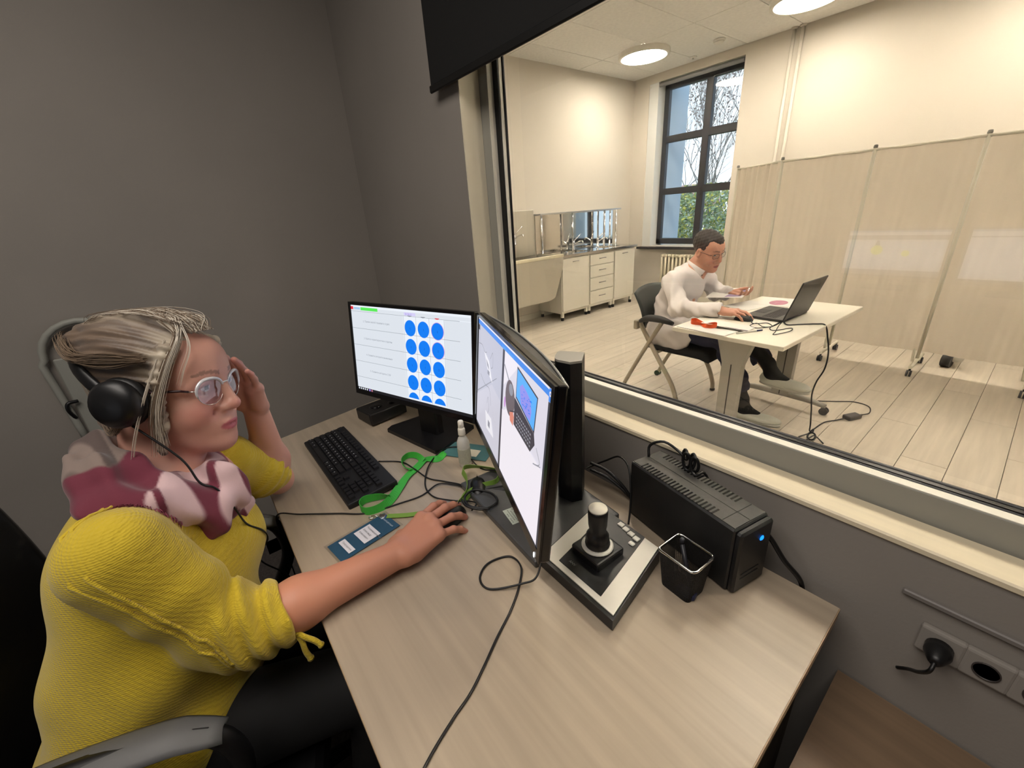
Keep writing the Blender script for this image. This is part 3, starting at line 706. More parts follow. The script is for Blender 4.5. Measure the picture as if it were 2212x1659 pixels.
# ------------------------------------------------------------------ keyboard
t = thing('keyboard', 'black computer keyboard at the far end of the desk', 'keyboard', (-1.2, .25, DZ))
K0, K1, K3 = Vector((-1.408, .180, 0)), Vector((-.956, .180, 0)), Vector((-1.440, .310, 0)); kx = (K1 - K0).normalized(); ky = Vector((-kx.y, kx.x, 0)); kc = Vector((-1.192, .246, 0)); RK = Matrix((kx, ky, Vector((0, 0, 1)))).transposed()
KT = RK @ Matrix.Rotation(.075, 3, 'X')
b = MB().box(kc + Vector((0, 0, DZ + .0115)), (.452, .138, .018), M('keyboard_body', (20, 20, 23), .5), rot=KT, bev=.004, seg=2); b.build('body', t)
KM = M('black_keycap', (22, 22, 26), .38)
def kcap(w):
    b = MB(); a, c_ = w/2 - .0012, .0078; a2, c2_ = w/2 - .0030, .0058
    b.add([(-a,-c_,0),(a,-c_,0),(a,c_,0),(-a,c_,0),(-a2,-c2_,.0062),(a2,-c2_,.0062),(a2,c2_+.001,.0062),(-a2,c2_+.001,.0062)], ((4,5,6,7),(0,1,5,4),(1,2,6,5),(2,3,7,6),(3,0,4,7)), KM); return b.mesh('key')
_kc = {}
KW = M('keyboard_print', (200, 200, 205), .5)
def key(u, v, w=1.0):
    if w not in _kc: _kc[w] = kcap(.019 * w)
    o = child('key', _kc[w], t, (0, 0, 0)); loc = kc + Vector((0, 0, DZ + .0115)) + KT @ Vector((-.2155 + .019*(u + w/2), -.060 + .019*v + .0095, .009))
    o.matrix_local = Matrix.Translation(loc - t.location) @ KT.to_4x4()
rows = [(0, [(0,1.25),(1.25,1.25),(2.5,1.25),(3.75,6.25),(10,1.25),(11.25,1.25),(12.5,1.25),(13.75,1.25)]), (1, [(0,2.25)] + [(2.25+k,1) for k in range(10)] + [(12.25,2.75)]), (2, [(0,1.75)] + [(1.75+k,1) for k in range(11)] + [(12.75,2.25)]), (3, [(0,1.5)] + [(1.5+k,1) for k in range(12)] + [(13.5,1.5)]), (4, [(k,1) for k in range(13)] + [(13,2)]), (5.25, [(0,1)] + [(2+k,1) for k in range(4)] + [(6.5+k,1) for k in range(4)] + [(11+k,1) for k in range(4)])]
for v, ks in rows:
    for u, w in ks: key(u, v, w)
for u in (15.25, 16.25, 17.25):
    for v in (3, 4, 5.25): key(u, v)
    key(u, 0)
key(16.25, 1)
for u in (18.5, 19.5, 20.5, 21.5):
    for v in (0, 1, 2, 3, 4):
        if not (u == 21.5 and v in (1, 3)): key(u, v)
pr = MB(); rr = random.Random(9)
for v, ks in rows[:5]:
    for u, w in ks:
        if w < 1.3:
            o = kc + Vector((0, 0, DZ + .0115)) + KT @ Vector((-.2155 + .019*(u + .30), -.060 + .019*v + .010, .0154)); poly_on(pr, rect2(0, 0, .0025, .003), o, KT @ Vector((1, 0, 0)), KT @ Vector((0, 1, 0)), KW, .0001)
tag(pr.build('key_print', t), kind='stuff')

# ------------------------------------------------------------------ black box with dials
t = thing('speaker', 'small flat black speaker box with round dials under the left monitor', 'speaker', (-1.43, .46, DZ))
RB = Rz(.10)
MB().box((-1.440, .465, DZ + .026), (.118, .148, .046), BLK, rot=RB @ Matrix.Rotation(-.06, 3, 'Y'), bev=.006, seg=2).build('body', t)
for k, (x, y, r) in enumerate(((-1.435, .445, .022), (-1.425, .505, .014))):
    MB().lathe([(r, 0), (r, .004), (r*.85, .006), (.0001, .006)], BLKG, (x, y, DZ + .049), 24).build('dial', t)
    MB().lathe([(r + .0015, 0), (r + .002, .0015), (r + .0005, .002)], M('dull_chrome', (120, 120, 124), .3, 1.0), (x, y, DZ + .0485), 24).build('dial_ring', t)
for k in range(3): MB().box((-1.405 + .010*k, .528, DZ + .0505), (.004, .014, .002), M('grey_print', ()), rot=RB).build('mark', t)

# ------------------------------------------------------------------ spray bottle
t = thing('spray_bottle', 'small white spray bottle beside the right monitor', 'bottle', (-.928, .512, DZ))
BP = M('frosted_bottle_plastic', (206, 204, 196), .35, sss=.0); bc = (-.928, .512, DZ)
MB().lathe([(.0165, .001), (.0185, .004), (.0185, .070), (.0175, .082), (.013, .094), (.0085, .100), (.0085, .104)], BP, bc, 24).build('bottle', t)
MB().lathe([(.0188, .014), (.0189, .015), (.0189, .062), (.0188, .063)], M('clear_label', (176, 176, 160), .5, noise=((300, 300, 500), .15)), bc, 24).build('label_wrap', t)
MB().lathe([(.0105, .104), (.0110, .106), (.0105, .122), (.0085, .128)], M('white_cap', ()), bc, 20).build('collar', t)
hd = MB().lathe([(.0080, .128), (.0086, .130), (.0082, .146), (.0064, .149), (.0001, .149)], M('white_cap', ()), bc, 18).cyl((-.928, .512, DZ + .141), (-.9185, .504, DZ + .141), .0028, M('white_cap', ()), n=8); hd.build('spray_head', t)

# ------------------------------------------------------------------ badges and lanyards
TEAL = M('teal_card', (44, 92, 122), .35, noise=((60, 60, 60), .06)); PVC = glass('clear_pvc', (.96, .96, .96), .05); LBL = M('white_label', (222, 220, 226), .5); INK = M('grey_ink', (120, 120, 124), .6); INKW = M('white_ink', (200, 214, 226), .5)
t = thing('name_badge', 'blue name badge with two white labels beside the woman\'s forearm', 'badge', (-.842, .172, DZ))
o_ = Vector((-.842, .172, DZ + .0025)); bx = Vector((.075, .006, 0)).normalized(); by = Vector((-bx.y, bx.x, 0))
bx = (Vector((-.803, .103, 0)) - Vector((-.865, .094, 0))).normalized(); by = Vector((-bx.y, bx.x, 0)); RBd = Matrix((bx, by, Vector((0, 0, 1)))).transposed()
MB().box(o_, (.072, .148, .0012), TEAL, rot=RBd).build('card', t)
b = MB(); b.box(o_ + Vector((0, 0, .0016)), (.082, .160, .0004), PVC, rot=RBd); b.build('sleeve', t)
b = MB(); poly_on(b, rect2(-.026, -.014, .026, .028), o_, bx, by, LBL, .0021); poly_on(b, rect2(-.026, -.052, .026, -.036), o_, bx, by, LBL, .0021)
for q, s_ in enumerate(('Экзаменационный', 'Александр', 'Алексеевич')): text(b, s_, .0068, o_ + bx*-.021 + by*(.0175 - .0105*q), bx, by, INK, .0024)
text(b, 'Председатель', .006, o_ - bx*.020 - by*.046, bx, by, INK, .0024); text(b, 'АККРЕДИТАЦИЯ', .005, o_ - bx*.014 + by*.058, bx, by, INKW, .0022)
for k in range(2): poly_on(b, [(-.024 + .0035*cos(a) + k*.004, .060 + .004*sin(a)) for a in [pi*.3 + k*pi + pi*1.2*q/10 for q in range(11)]] , o_, bx, by, INKW, .0022)
b.build('print', t)
t = thing('name_badge', 'teal badge holder with a white label lying behind the spray bottle', 'badge', (-1.0, .59, DZ))
o_ = Vector((-.985, .560, DZ + .003)); bx = Vector((cos(.55), sin(.55), 0)); by = Vector((-bx.y, bx.x, 0)); RB2 = Matrix((bx, by, Vector((0, 0, 1)))).transposed()
MB().box(o_, (.150, .082, .0014), M('dull_teal_card', (70, 112, 116), .4), rot=RB2).build('card', t)
b = MB(); poly_on(b, rect2(.0, -.028, .038, .010), o_, bx, by, M('cream_label', (214, 206, 186), .5), .0009); b.build('label_sheet', t)
GRN = M('green_lanyard_web', (62, 178, 62), .55, bump=((900, 900, 900), .3, .001)); GR2 = M('olive_green_lanyard_web', (120, 158, 62), .55, bump=((900, 900, 900), .3, .001))
def ribbon(name, pts, w, mat, parent=None, tilt=None, n=8):
    """flat webbing: pts = (x, y, z, lean) ; lean 0 = lying flat, 1 = standing on edge"""
    P = spline([p[:3] for p in pts], n); L = spline([(p[3], 0, 0) for p in pts], n); vs = []; 
    for i, p in enumerate(P):
        tg = (P[min(i+1, len(P)-1)] - P[max(i-1, 0)]).normalized(); sd = tg.cross(Vector((0, 0, 1))); sd = sd.normalized() if sd.length > 1e-5 else Vector((1, 0, 0))
        a = L[i].x * pi / 2; wv = sd*cos(a) + sd.cross(tg).normalized()*sin(a)*1.0
        nr = wv.cross(tg).normalized()*.0005
        vs += [p - wv*w/2 - nr, p + wv*w/2 - nr, p + wv*w/2 + nr, p - wv*w/2 + nr]
    fs = []
    for i in range(len(P) - 1):
        for k in range(4): fs.append((4*i + k, 4*i + (k+1) % 4, 4*i + 4 + (k+1) % 4, 4*i + 4 + k))
    return MB().add(vs, fs, mat, False).build(name, parent)
def dz(*p): return p
z0 = DZ + .002
t = thing('lanyard', 'bright green lanyard looped across the desk from the teal badge', 'lanyard', (-.95, .40, DZ))
ribbon('strap', [(-1.045, .508, z0, 0), (-1.020, .485, z0 + .003, .1), (-1.012, .462, z0 + .004, .3), (-1.035, .435, z0 + .004, 0), (-1.015, .395, z0 + .003, .1), (-.990, .350, z0 + .004, 0), (-.955, .312, z0 + .006, .2), (-.915, .268, z0 + .009, .6), (-.905, .235, z0 + .009, .9), (-.915, .205, z0 + .010, 1), (-.945, .200, z0 + .010, 1), (-.962, .218, z0 + .011, 1), (-.948, .250, z0 + .012, .9), (-.925, .275, z0 + .014, .6)], .023, GRN, t)
ribbon('strap', [(-1.030, .425, z0 + .006, .4), (-1.062, .420, z0 + .012, .8), (-1.085, .402, z0 + .010, 1), (-1.070, .375, z0 + .010, 1), (-1.035, .368, z0 + .008, .6), (-1.01, .378, z0 + .007, .2)], .020, GRN, t)
t = thing('lanyard', 'olive green lanyard with a metal clip heaped over the small black mouse', 'lanyard', (-.82, .42, DZ))
ribbon('strap', [(-.870, .240, z0 + .002, 0), (-.835, .285, z0 + .002, 0), (-.800, .345, z0 + .003, 0), (-.785, .385, z0 + .004, .1)], .015, GR2, t)
ribbon('strap', [(-.785, .385, z0 + .006, .4), (-.790, .425, z0 + .016, .9), (-.830, .455, z0 + .024, .9), (-.875, .470, z0 + .026, .8), (-.880, .495, z0 + .024, .7), (-.840, .530, z0 + .022, .6), (-.795, .535, z0 + .026, .9), (-.770, .510, z0 + .022, 1), (-.785, .475, z0 + .016, .8), (-.79, .43, z0 + .012, .6), (-.775, .405, z0 + .008, .5)], .020, GR2, t)
MB().box((-.8775, .231, z0 + .003), (.012, .016, .005), CHROME, rot=Rz(-.65), bev=.001).build('clip', t)
MB().tube(spline([(-.884, .222, z0 + .002), (-.893, .216, z0 + .004), (-.899, .208, z0 + .002), (-.894, .203, z0 + .002), (-.887, .212, z0 + .002)], 5), .0014, CHROME, 6).build('hook', t)
# second small mouse and the mouse under the hand
def mouse(name, lab, c, rz, s=1.0, cat='computer mouse'):
    t = thing(name, lab, cat, c, rz); Rm = Matrix.Rotation(rz, 3, 'Z'); c = Vector(c)
    b = MB()
    def fn(i, j):
        a = 2*pi*i; v = j
        x, y = .055*s*cos(a), .030*s*sin(a)*(1 + .06*cos(2*a)); rr_ = sqrt(max(0, 1 - v**2.2)) if v < 1 else 0
        h = .034*s*(v)*(1 - .22*cos(a)*(1 - v)); 
        return c + Rm @ Vector((x*(.93 + .07*(1-v)) * (rr_ if v > .0 else 1), y*(rr_ if v > 0 else 1), .002 + h))
    b.grid(fn, 28, 8, BLK); b.build('shell', t)
    MB().box(c + Rm @ Vector((.030*s, 0, .027*s)), (.014*s, .005*s, .008*s), BLKG, rot=Rm, bev=.002).build('wheel', t)
    MB().box(c + Rm @ Vector((.018*s, 0, .0285*s)), (.050*s, .0008, .004), BLKG, rot=Rm).build('seam', t)
    return t
mouse('computer_mouse', 'black mouse under the woman\'s right hand', (-.748, .346, DZ), 1.85)
mouse('computer_mouse', 'black mouse under the heaped olive green lanyard', (-.800, .470, DZ), 2.6, .85)

# cables on the desk
zc = DZ + .003
cord('keyboard_cable', [(-1.135, .325, zc), (-1.08, .375, zc), (-1.01, .385, zc + .004), (-.945, .395, zc), (-.90, .420, zc), (-.85, .445, zc + .002), (-.80, .445, zc + .01), (-.74, .52, zc + .02), (-.70, .56, zc + .02)], .0021, CB, 'thin black cable running from the keyboard towards the right monitor')
cord('headset_cable', [(-1.115, .022, DZ - .25), (-1.095, .022, DZ - .08), (-1.075, .028, DZ + .004), (-1.03, .075, zc + .004), (-.97, .150, zc), (-.92, .205, zc), (-.895, .290, zc), (-.885, .345, zc), (-.895, .40, zc + .003), (-.86, .43, zc + .004), (-.80, .455, zc + .01), (-.73, .51, zc + .015)], .0020, CB, 'thin black headset cable running over the front edge of the desk')
cord('mouse_cable', [(-.728, .402, zc + .012), (-.742, .425, zc + .012), (-.770, .420, zc + .006), (-.80, .395, zc + .004), (-.860, .365, zc), (-.925, .375, zc), (-1.0, .43, zc + .004), (-1.045, .505, zc + .004), (-1.02, .545, zc + .005), (-.95, .53, zc + .02), (-.86, .52, zc + .015), (-.80, .535, zc + .03)], .0021, CB, 'thin black cable curving from the mouse under the hand to the left monitor')
cord('monitor_cable', [(-.77, .40, zc + .022), (-.735, .395, zc + .024), (-.70, .42, zc + .022), (-.70, .46, zc + .022), (-.74, .47, zc + .022), (-.78, .445, zc + .022), (-.77, .41, zc + .023), (-.73, .40, zc + .025), (-.69, .43, zc + .024)], .0030, CB, 'black cable looped on the base of the right monitor')
cord('joystick_cable', [(-.430, .622, DZ + .03), (-.44, .640, DZ + .06), (-.452, .655, DZ + .10), (-.475, .675, DZ + .135), (-.52, .70, DZ + .13), (-.57, .71, DZ + .09), (-.62, .70, DZ + .05)], .0024, CB, 'black cable arching from the joystick to behind the tall speaker')
for k, (o1, o2) in enumerate(((0, 0), (.02, .012))):
    cord('monitor_cable', [(-.60, .69, DZ + .06 + o1), (-.56, .705, DZ + .05 + o1), (-.52, .715, DZ + .03 + o2), (-.49, .72, DZ + .012), (-.485, .735, DZ + .006)], .0042, CB, ('lower' if k == 0 else 'upper') + ' of two thick black cables behind the tall speaker')
cord('loose_cable', [(-.535, .470, zc + .085), (-.500, .430, zc + .05), (-.468, .385, zc + .02), (-.482, .355, zc + .008), (-.520, .305, zc), (-.555, .305, zc), (-.575, .340, zc), (-.560, .385, zc), (-.520, .385, zc + .002), (-.485, .350, zc), (-.455, .305, zc), (-.430, .255, zc), (-.405, .210, zc), (-.385, .17, zc), (-.372, .13, zc), (-.352, .08, zc), (-.325, .035, zc + .002), (-.31, .015, DZ - .04), (-.305, .012, DZ - .3)], .0022, CB, 'thin black cable looping on the desk and running to its front edge', n=10)

# ------------------------------------------------------------------ wall fittings
SK = M('dark_socket', (58, 52, 50), .5); SKW = M('grey_socket_plate', (142, 136, 129), .75)
def socket(x, z, lab, plug=False):
    t = thing('wall_socket', lab, 'wall socket', (x, WY, z))
    MB().box((x, WY - .006, z), (.052, .012, .052), SKW, bev=.004, seg=2).build('plate', t)
    MB().lathe([(.0150, 0), (.0150, .003), (.0135, .003), (.0135, .001), (.0001, .001)], SK, (x, WY - .011, z), 24, Matrix(((1,0,0),(0,0,-1),(0,1,0)))).build('cup', t)
    return t
socket(.050, .757, 'wall socket with a black plug in it above the low cabinet')
socket(.100, .757, 'nearer of two empty dark wall sockets above the low cabinet', False)
socket(.150, .757, 'farther empty dark wall socket at the right photo edge', False)
t = thing('power_plug', 'black power plug hanging in the wall socket right of the desk', 'plug', (.050, .755, .757))
MB().lathe([(.0165, 0), (.0165, .014), (.010, .030), (.006, .036)], BLK, (.050, WY - .014, .757), 18, Matrix(((1,0,0),(0,0,-1),(0,1,0)))).build('body', t)
MB().tube(spline([(.050, WY - .048, .757), (.048, WY - .058, .745), (.040, WY - .040, .715), (.030, WY - .02, .69), (.018, WY - .012, .672)], 6), .0030, CB, 8).build('cord', t)
t = thing('cable_channel', 'thin grey cable channel along the wall under the window sill', 'cable channel', (.3, WY, .824))
MB().box((.35, WY - .004, .824), (.72, .008, .010), M('grey_channel', (120, 115, 111), .5), bev=.002).build('channel', t)
# pale round topped frame on the left wall behind the woman
t = thing('wall_frame', 'pale grey round topped tube frame on the left wall behind the woman', 'frame', (-2.06, -.30, .9))
FR = M('pale_grey_tube', (150, 150, 142), .5)
a = [(-2.055, -.425 - .004*k, .74 + .08*k) for k in range(5)] + [(-2.055, -.315 + .115*cos(q), 1.075 + .115*sin(q)) for q in [pi - pi*k/12 for k in range(13)]] + [(-2.055, -.195 + .002*k, 1.0 - .08*k) for k in range(4)]
MB().tube(a, .011, FR, 8).build('tube', t)
MB().box((-2.068, -.315, .90), (.012, .20, .34), M('pale_grey_panel', (146, 146, 138), .7), bev=.004).build('panel', t)
MB().tube(spline([(-2.05, -.40, .915), (-2.04, -.425, .915), (-2.04, -.432, .89), (-2.05, -.425, .855)], 6), .006, BLK, 8).build('hook', t)
# black roller blind over the observation window
t = thing('roller_blind', 'black roller blind half lowered over the observation window', 'blind', (.5, .75, 2.5))
BF = M('black_blind_cloth', (8, 8, 8), .9, bump=((500, 500, 500), .2, .001))
MB().box((.53, .752, 2.16), (3.62, .0012, .74), BF).build('cloth', t)
MB().box((.53, .752, 1.789), (3.632, .009, .020), M('black_hem_bar', (7, 7, 7), .5), bev=.003).build('hem_bar', t)
MB().box((.53, .735, 2.57), (3.66, .09, .10), BLK, bev=.01).build('cassette', t)

# ================================================================== EXAM ROOM FURNITURE
# ------------------------------------------------------------------ wash trough, cabinets, worktop
t = thing('wash_trough', 'steel wash trough with a rounded front corner left of the white cabinets', 'sink', (-4.2, 3.4, .35))
TS = M('satin_steel', (206, 203, 192), .34, .75)
prof = [(2.75, .345), (3.70, .345)] + [(3.70 + .16*sin(a), .345 + .055*(1 - cos(a))) for a in [pi/2*k/6 for k in range(1, 7)]] + [(3.985, .70), (4.005, .80), (4.01, .905), (2.75, .905)]
my = Matrix(((0, 0, 1, 0), (1, 0, 0, 0), (0, 1, 0, 0), (0, 0, 0, 1)))
MB().prism(prof, -3.985, -3.97, TS, my, smooth=False).build('front_panel', t)
b = MB()
for i, (p, q) in enumerate(zip(prof, prof[1:])):
    if i < len(prof) - 2: b.add([(-3.98, p[0], p[1]), (-3.98, q[0], q[1]), (-4.46, q[0], q[1]), (-4.46, p[0], p[1])], [(0, 1, 2, 3)], TS, True)
b.build('side_shell', t)
b = MB().box((-3.99, 3.38, .893), (.05, 1.27, .040), M('pale_rim', (226, 218, 190), .35, .2), bev=.008, seg=2); b.build('rim', t)
b = MB().box((-4.23, 3.38, .62), (.44, 1.24, .02), M('dark_steel_basin', (120, 114, 100), .4, .7)); b.build('basin_floor', t)
MB().box((-4.465, 3.40, 1.18), (.05, 1.09, .58), TS, bev=.006).build('backsplash', t)
def faucet(name, lab, x, y, z, dx=1, up=0):
    t = thing(name, lab, 'faucet', (x, y, z))
    MB().lathe([(.026, 0), (.026, .01), (.02, .015), (.02, .10), (.023, .11), (.012, .125)], CHROME, (x, y, z), 16).build('body', t)
    MB().tube(spline([(x, y, z + .07), (x + .08*dx, y + .01, z + .11), (x + .15*dx, y + .02, z + .125), (x + .165*dx, y + .022, z + .10)], 5), .009, CHROME, 8).build('spout', t)
    MB().tube([(x, y, z + .12), (x + .03, y + .05, z + .17), (x + .05, y + .10, z + .22)], [.008, .007, .006], CHROME, 8).build('lever', t)
faucet('faucet', 'long lever chrome faucet over the steel trough', -4.40, 3.55, 1.06)
CF = [(4.03, 4.575), (4.58, 5.125), (5.13, 5.62)]
FT = M('black_rubber_foot', (40, 38, 38), .6)
HD = M('dull_nickel', (150, 146, 138), .3, .8)
def handle(x, y, z, parent, L=.10):
    MB().tube(spline([(x, y - L/2, z - .004), (x + .022, y - L/2 + .012, z), (x + .026, y, z + .002), (x + .022, y + L/2 - .012, z), (x, y + L/2, z - .004)], 4), .005, HD, 6).build('handle', parent)
labs = ['white base cabinet with one door next to the steel trough', 'white base cabinet with four drawers in the middle of the row', 'white base cabinet with one door nearest the corner window']
for k, ((a, c_), lab) in enumerate(zip(CF, labs)):
    t = thing('base_cabinet', lab, 'cabinet', (-4.27, (a + c_)/2, 0), 0, 'white cabinets under the steel worktop')
    MB().box((-4.275, (a+c_)/2, .475), (.47, c_ - a - .004, .75), CREAMF, bev=.002).build('body', t)
    if k != 1:
        d = MB().box((-4.029, (a+c_)/2, .485), (.018, c_ - a - .02, .70), CREAMF, bev=.003).build('door', t); handle(-4.02, (a+c_)/2 - .01, .79, d, .11)
    else:
        for z0_, z1_ in ((.69, .83), (.52, .68), (.335, .51), (.14, .325)):
            d = MB().box((-4.029, (a+c_)/2, (z0_+z1_)/2), (.018, c_ - a - .03, z1_ - z0_), CREAMF, bev=.003).build('drawer', t); handle(-4.02, (a+c_)/2, (z0_+z1_)/2 + .012, d, .13)
    for x in (-4.06, -4.47):
        for y in (a + .03, c_ - .03):
            lg = MB().box((x, y, .075), (.034, .034, .06), CREAMF).build('leg', t)
            MB().lathe([(.020, 0), (.022, .008), (.022, .03), (.017, .045)], FT, (x, y, .001), 14).build('foot', lg)
t = thing('worktop', 'polished steel worktop with two sinks over the white cabinets', 'worktop', (-4.27, 4.83, .855))
wt = MB()
WS = M('polished_steel', (205, 205, 202), .14, 1.0)
for lo, hi in (((-4.51, 4.02), (-4.01, 4.40)), ((-4.51, 4.72), (-4.01, 5.02)), ((-4.51, 5.40), (-4.01, 5.66)), ((-4.51, 4.40), (-4.42, 4.72)), ((-4.12, 4.40), (-4.01, 4.72)), ((-4.51, 5.02), (-4.42, 5.40)), ((-4.12, 5.02), (-4.01, 5.40))):
    wt.box(((lo[0]+hi[0])/2, (lo[1]+hi[1])/2, .868), (hi[0]-lo[0], hi[1]-lo[1], .034), WS)
wt.build('top', t)
for y in (4.56, 5.21):
    bs_ = MB(); R = (.15, .16 if y < 5 else .19)
    bs_.grid(lambda i, j, y=y, R=R: Vector((-4.27 + R[0]*cos(2*pi*i)*(1 if abs(cos(2*pi*i)) < .7 else 1)*(1 - .12*j), y + R[1]*sin(2*pi*i)*(1 - .12*j), .882 - .13*j)), 28, 4, WS)
    bs_.box((-4.27, y, .752), (.27, .29, .004), WS); bs_.build('basin', t)
t = thing('splashback', 'mirror polished steel splashback panel on the wall over the worktop', 'splashback', (-4.51, 4.84, .9))
MB().box((-4.505, 4.845, 1.14), (.012, 1.66, .50), M('mirror_steel', (214, 212, 206), .06, 1.0)).build('panel', t)
t = thing('draining_rack', 'thin steel rack shelf on round posts above the worktop', 'shelf', (-4.40, 4.82, .885))
MB().box((-4.42, 4.83, 1.405), (.14, 1.70, .020), STEEL, bev=.003).build('shelf', t)
for y in (4.02, 4.62, 5.32, 5.45, 5.60): MB().cyl((-4.38, y, .885), (-4.38, y, 1.396), .013, CHROME, n=12).build('post', t)
faucet('faucet', 'left one of two chrome faucets on the steel worktop', -4.44, 4.70, .885, 1)
faucet('faucet', 'right one of two chrome faucets on the steel worktop', -4.44, 5.24, .885, 1)

# ------------------------------------------------------------------ examination table
TRZ = -.035
tx, ty = -1.005, 2.845
t = thing('table', 'white rectangular flip top table with grey legs in front of the man', 'table', (tx, ty, 0), TRZ)
TT = M('white_tabletop', (240, 233, 216), .35); TL = M('grey_table_leg', (176, 172, 162), .45, .2); TD = M('dark_leg_groove', (70, 68, 66), .5)
def tw(x, y, z): v = Rz(TRZ) @ Vector((x, y, 0)); return (tx + v.x, ty + v.y, z)
RT_ = Rz(TRZ)
MB().box(tw(0, 0, .7175), (.625, 1.155, .025), TT, rot=RT_, bev=.004, seg=2).build('top', t)
for sy in (-1, 1):
    y = .40 * sy
    lg = MB()
    def quad(x0, x1, z, yy): return [tw(x0, yy - .025, z), tw(x1, yy - .025, z), tw(x1, yy + .025, z), tw(x0, yy + .025, z)]
    secs = [quad(-.105, .105, .705, y), quad(-.100, .100, .66, y), quad(-.058, .058, .52, y), quad(-.055, .055, .075, y)]
    vs = [v for s_ in secs for v in s_]; fs = [(0, 1, 2, 3), (15, 14, 13, 12)] + [(4*i+k, 4*i+4+k, 4*i+4+(k+1)%4, 4*i+(k+1)%4) for i in range(3) for k in range(4)]
    lg.add(vs, fs, TL); lo_ = lg.build('leg', t)
    MB().box(tw(.0, y - .0255, .30), (.006, .003, .44), TD, rot=RT_).build('groove', lo_)
    fb = MB().tube([tw(-.29, y, .062), tw(-.18, y, .078), tw(0, y, .085), tw(.18, y, .078), tw(.29, y, .062)], [.016, .021, .026, .021, .016], TL, 8); fo = fb.build('foot', t)
    for sx in (-1, 1):
        cx_ = tw(.285*sx, y, .027)
        cs = MB()
        for o_y in (-.013, .013): cs.cyl(Vector(cx_) + Vector((0, o_y - .006, 0)), Vector(cx_) + Vector((0, o_y + .006, 0)), .026, M('caster_rubber', (62, 62, 64), .5), n=18)
        cs.build('caster', fo)
MB().box(tw(0, 0, .685), (.03, .74, .04), TL, rot=RT_).build('rail', t)
TZ = .7305
# laptop
t = thing('laptop', 'open black laptop on the white table facing the man', 'laptop', (-1.0, 2.89, TZ))
LP = M('black_laptop_shell', (50, 48, 48), .42, noise=((300, 300, 300), .08)); LK = M('laptop_keys', (34, 33, 34), .5)
A, D_, FL, FR_ = Vector((-.890, 2.722, TZ)), Vector((-.872, 3.050, TZ)), Vector((-1.118, 2.738, TZ)), Vector((-1.104, 3.066, TZ))
lx = (FL - A).normalized(); ly = (D_ - A).normalized(); RLp = Matrix((lx, -ly, Vector((0, 0, 1)))).transposed(); lc = (A + D_ + FL + FR_) / 4
MB().box(lc + Vector((0, 0, .009)), (.232, .330, .014), LP, rot=RLp, bev=.004, seg=2).build('base', t)
for r_i in range(5):
    for c_i in range(14): MB().box(lc + lx*(.030 - .0165*r_i - .02) + ly*(-.135 + .0205*c_i) + Vector((0, 0, .0165)), (.0135, .0165, .0018), LK, rot=RLp).build('key', t)
MB().box(lc + lx*.075 + Vector((0, 0, .0163)), (.06, .10, .0008), LK, rot=RLp).build('touchpad', t)
lt_, lf_ = Vector((-.822, 2.712, .968)), Vector((-.804, 3.058, .968)); base_h = (A + D_)/2 + Vector((0, 0, .014)); up_ = ((lt_ + lf_)/2 - base_h); lh = up_.length; up_.normalize(); ln = ly.cross(up_).normalized(); RLd = Matrix((ly, up_, ly.cross(up_))).transposed()
ld = MB().box(base_h + up_*lh/2, (.335, lh, .008), LP, rot=RLd, bev=.003, seg=2).build('lid', t)
sg = -1 if ln.x > 0 else 1
MB().box(base_h + up_*lh/2 + ln*sg*.0042, (.305, lh - .03, .0006), E('laptop_screen', (120, 180, 235), .9), rot=RLd).build('screen', ld)
MB().cyl(A + Vector((0, 0, .012)) + ly*.05, D_ + Vector((0, 0, .012)) - ly*.05, .007, LK, n=10).build('hinge', t)
# mouse, papers
mouse('computer_mouse', 'black mouse under the seated man\'s right hand', (-1.085, 2.655, TZ), .05)
PW = M('white_paper', (238, 234, 226), .6); PG_ = M('grey_print_edge', (120, 110, 112), .6); PK = M('pink_print', (196, 130, 150), .6, noise=((30, 30, 30), .25)); PL = M('lilac_print', (176, 150, 186), .6, noise=((40, 40, 40), .25))
def sheet(name, lab, c, sz, rz, mat=PW, th=.0012, cat='paper', tilt=None, parts=()):
    t = thing(name, lab, cat, c, rz); R = Rz(rz) @ (eul(tilt) if tilt else Matrix.Identity(3))
    MB().box(c, (sz[0], sz[1], th), mat, rot=R).build('sheet', t)
    for nm, pts, m in parts:
        b = MB(); poly_on(b, pts, c, R @ Vector((1, 0, 0)), R @ Vector((0, 1, 0)), m, th/2 + .0003); b.build(nm, t)
    return t
sheet('folder', 'white folder under the orange ribbon at the near corner of the table', (-1.150, 2.39, TZ + .002), (.305, .235), -.10, PW, .003, 'folder', parts=[('border', [(-.15, -.1165), (.15, -.1165), (.15, -.1135), (-.15, -.1135)], PG_)])
sheet('paper_sheet', 'white sheet with a dark edge lying crooked on the white folder', (-1.085, 2.46, TZ + .012), (.26, .15), .06, PW, .0012, tilt=(-.06, .05, 0), parts=[('dark_edge', [(-.02, -.075), (.13, -.075), (.13, -.05), (.02, -.06)], PG_)])
sheet('paper_sheet', 'white sheet with a pink printed picture behind the laptop', (-1.135, 3.28, TZ + .0012), (.21, .29), .10, PW, .0012, parts=[('picture', ell2(.02, -.03, .055, .085), PK)])
sheet('paper_sheet', 'plain white sheet half under the laptop beside the pink picture', (-1.235, 3.08, TZ + .001), (.20, .28), -.25, PW, .001)
sheet('paper_sheet', 'white sheet with a lilac print held in the man\'s left hand', (-1.40, 3.12, TZ + .066), (.24, .30), .18, PW, .0008, tilt=(.06, -.06, 0), parts=[('picture', [(.0, -.13), (.10, -.11), (.11, .10), (.03, .12)], PL)])
OR = M('orange_ribbon', (226, 84, 26), .5)
t = thing('ribbon', 'bright orange ribbon lying on the white folder', 'ribbon', (-1.19, 2.38, TZ + .004))
zr = TZ + .012
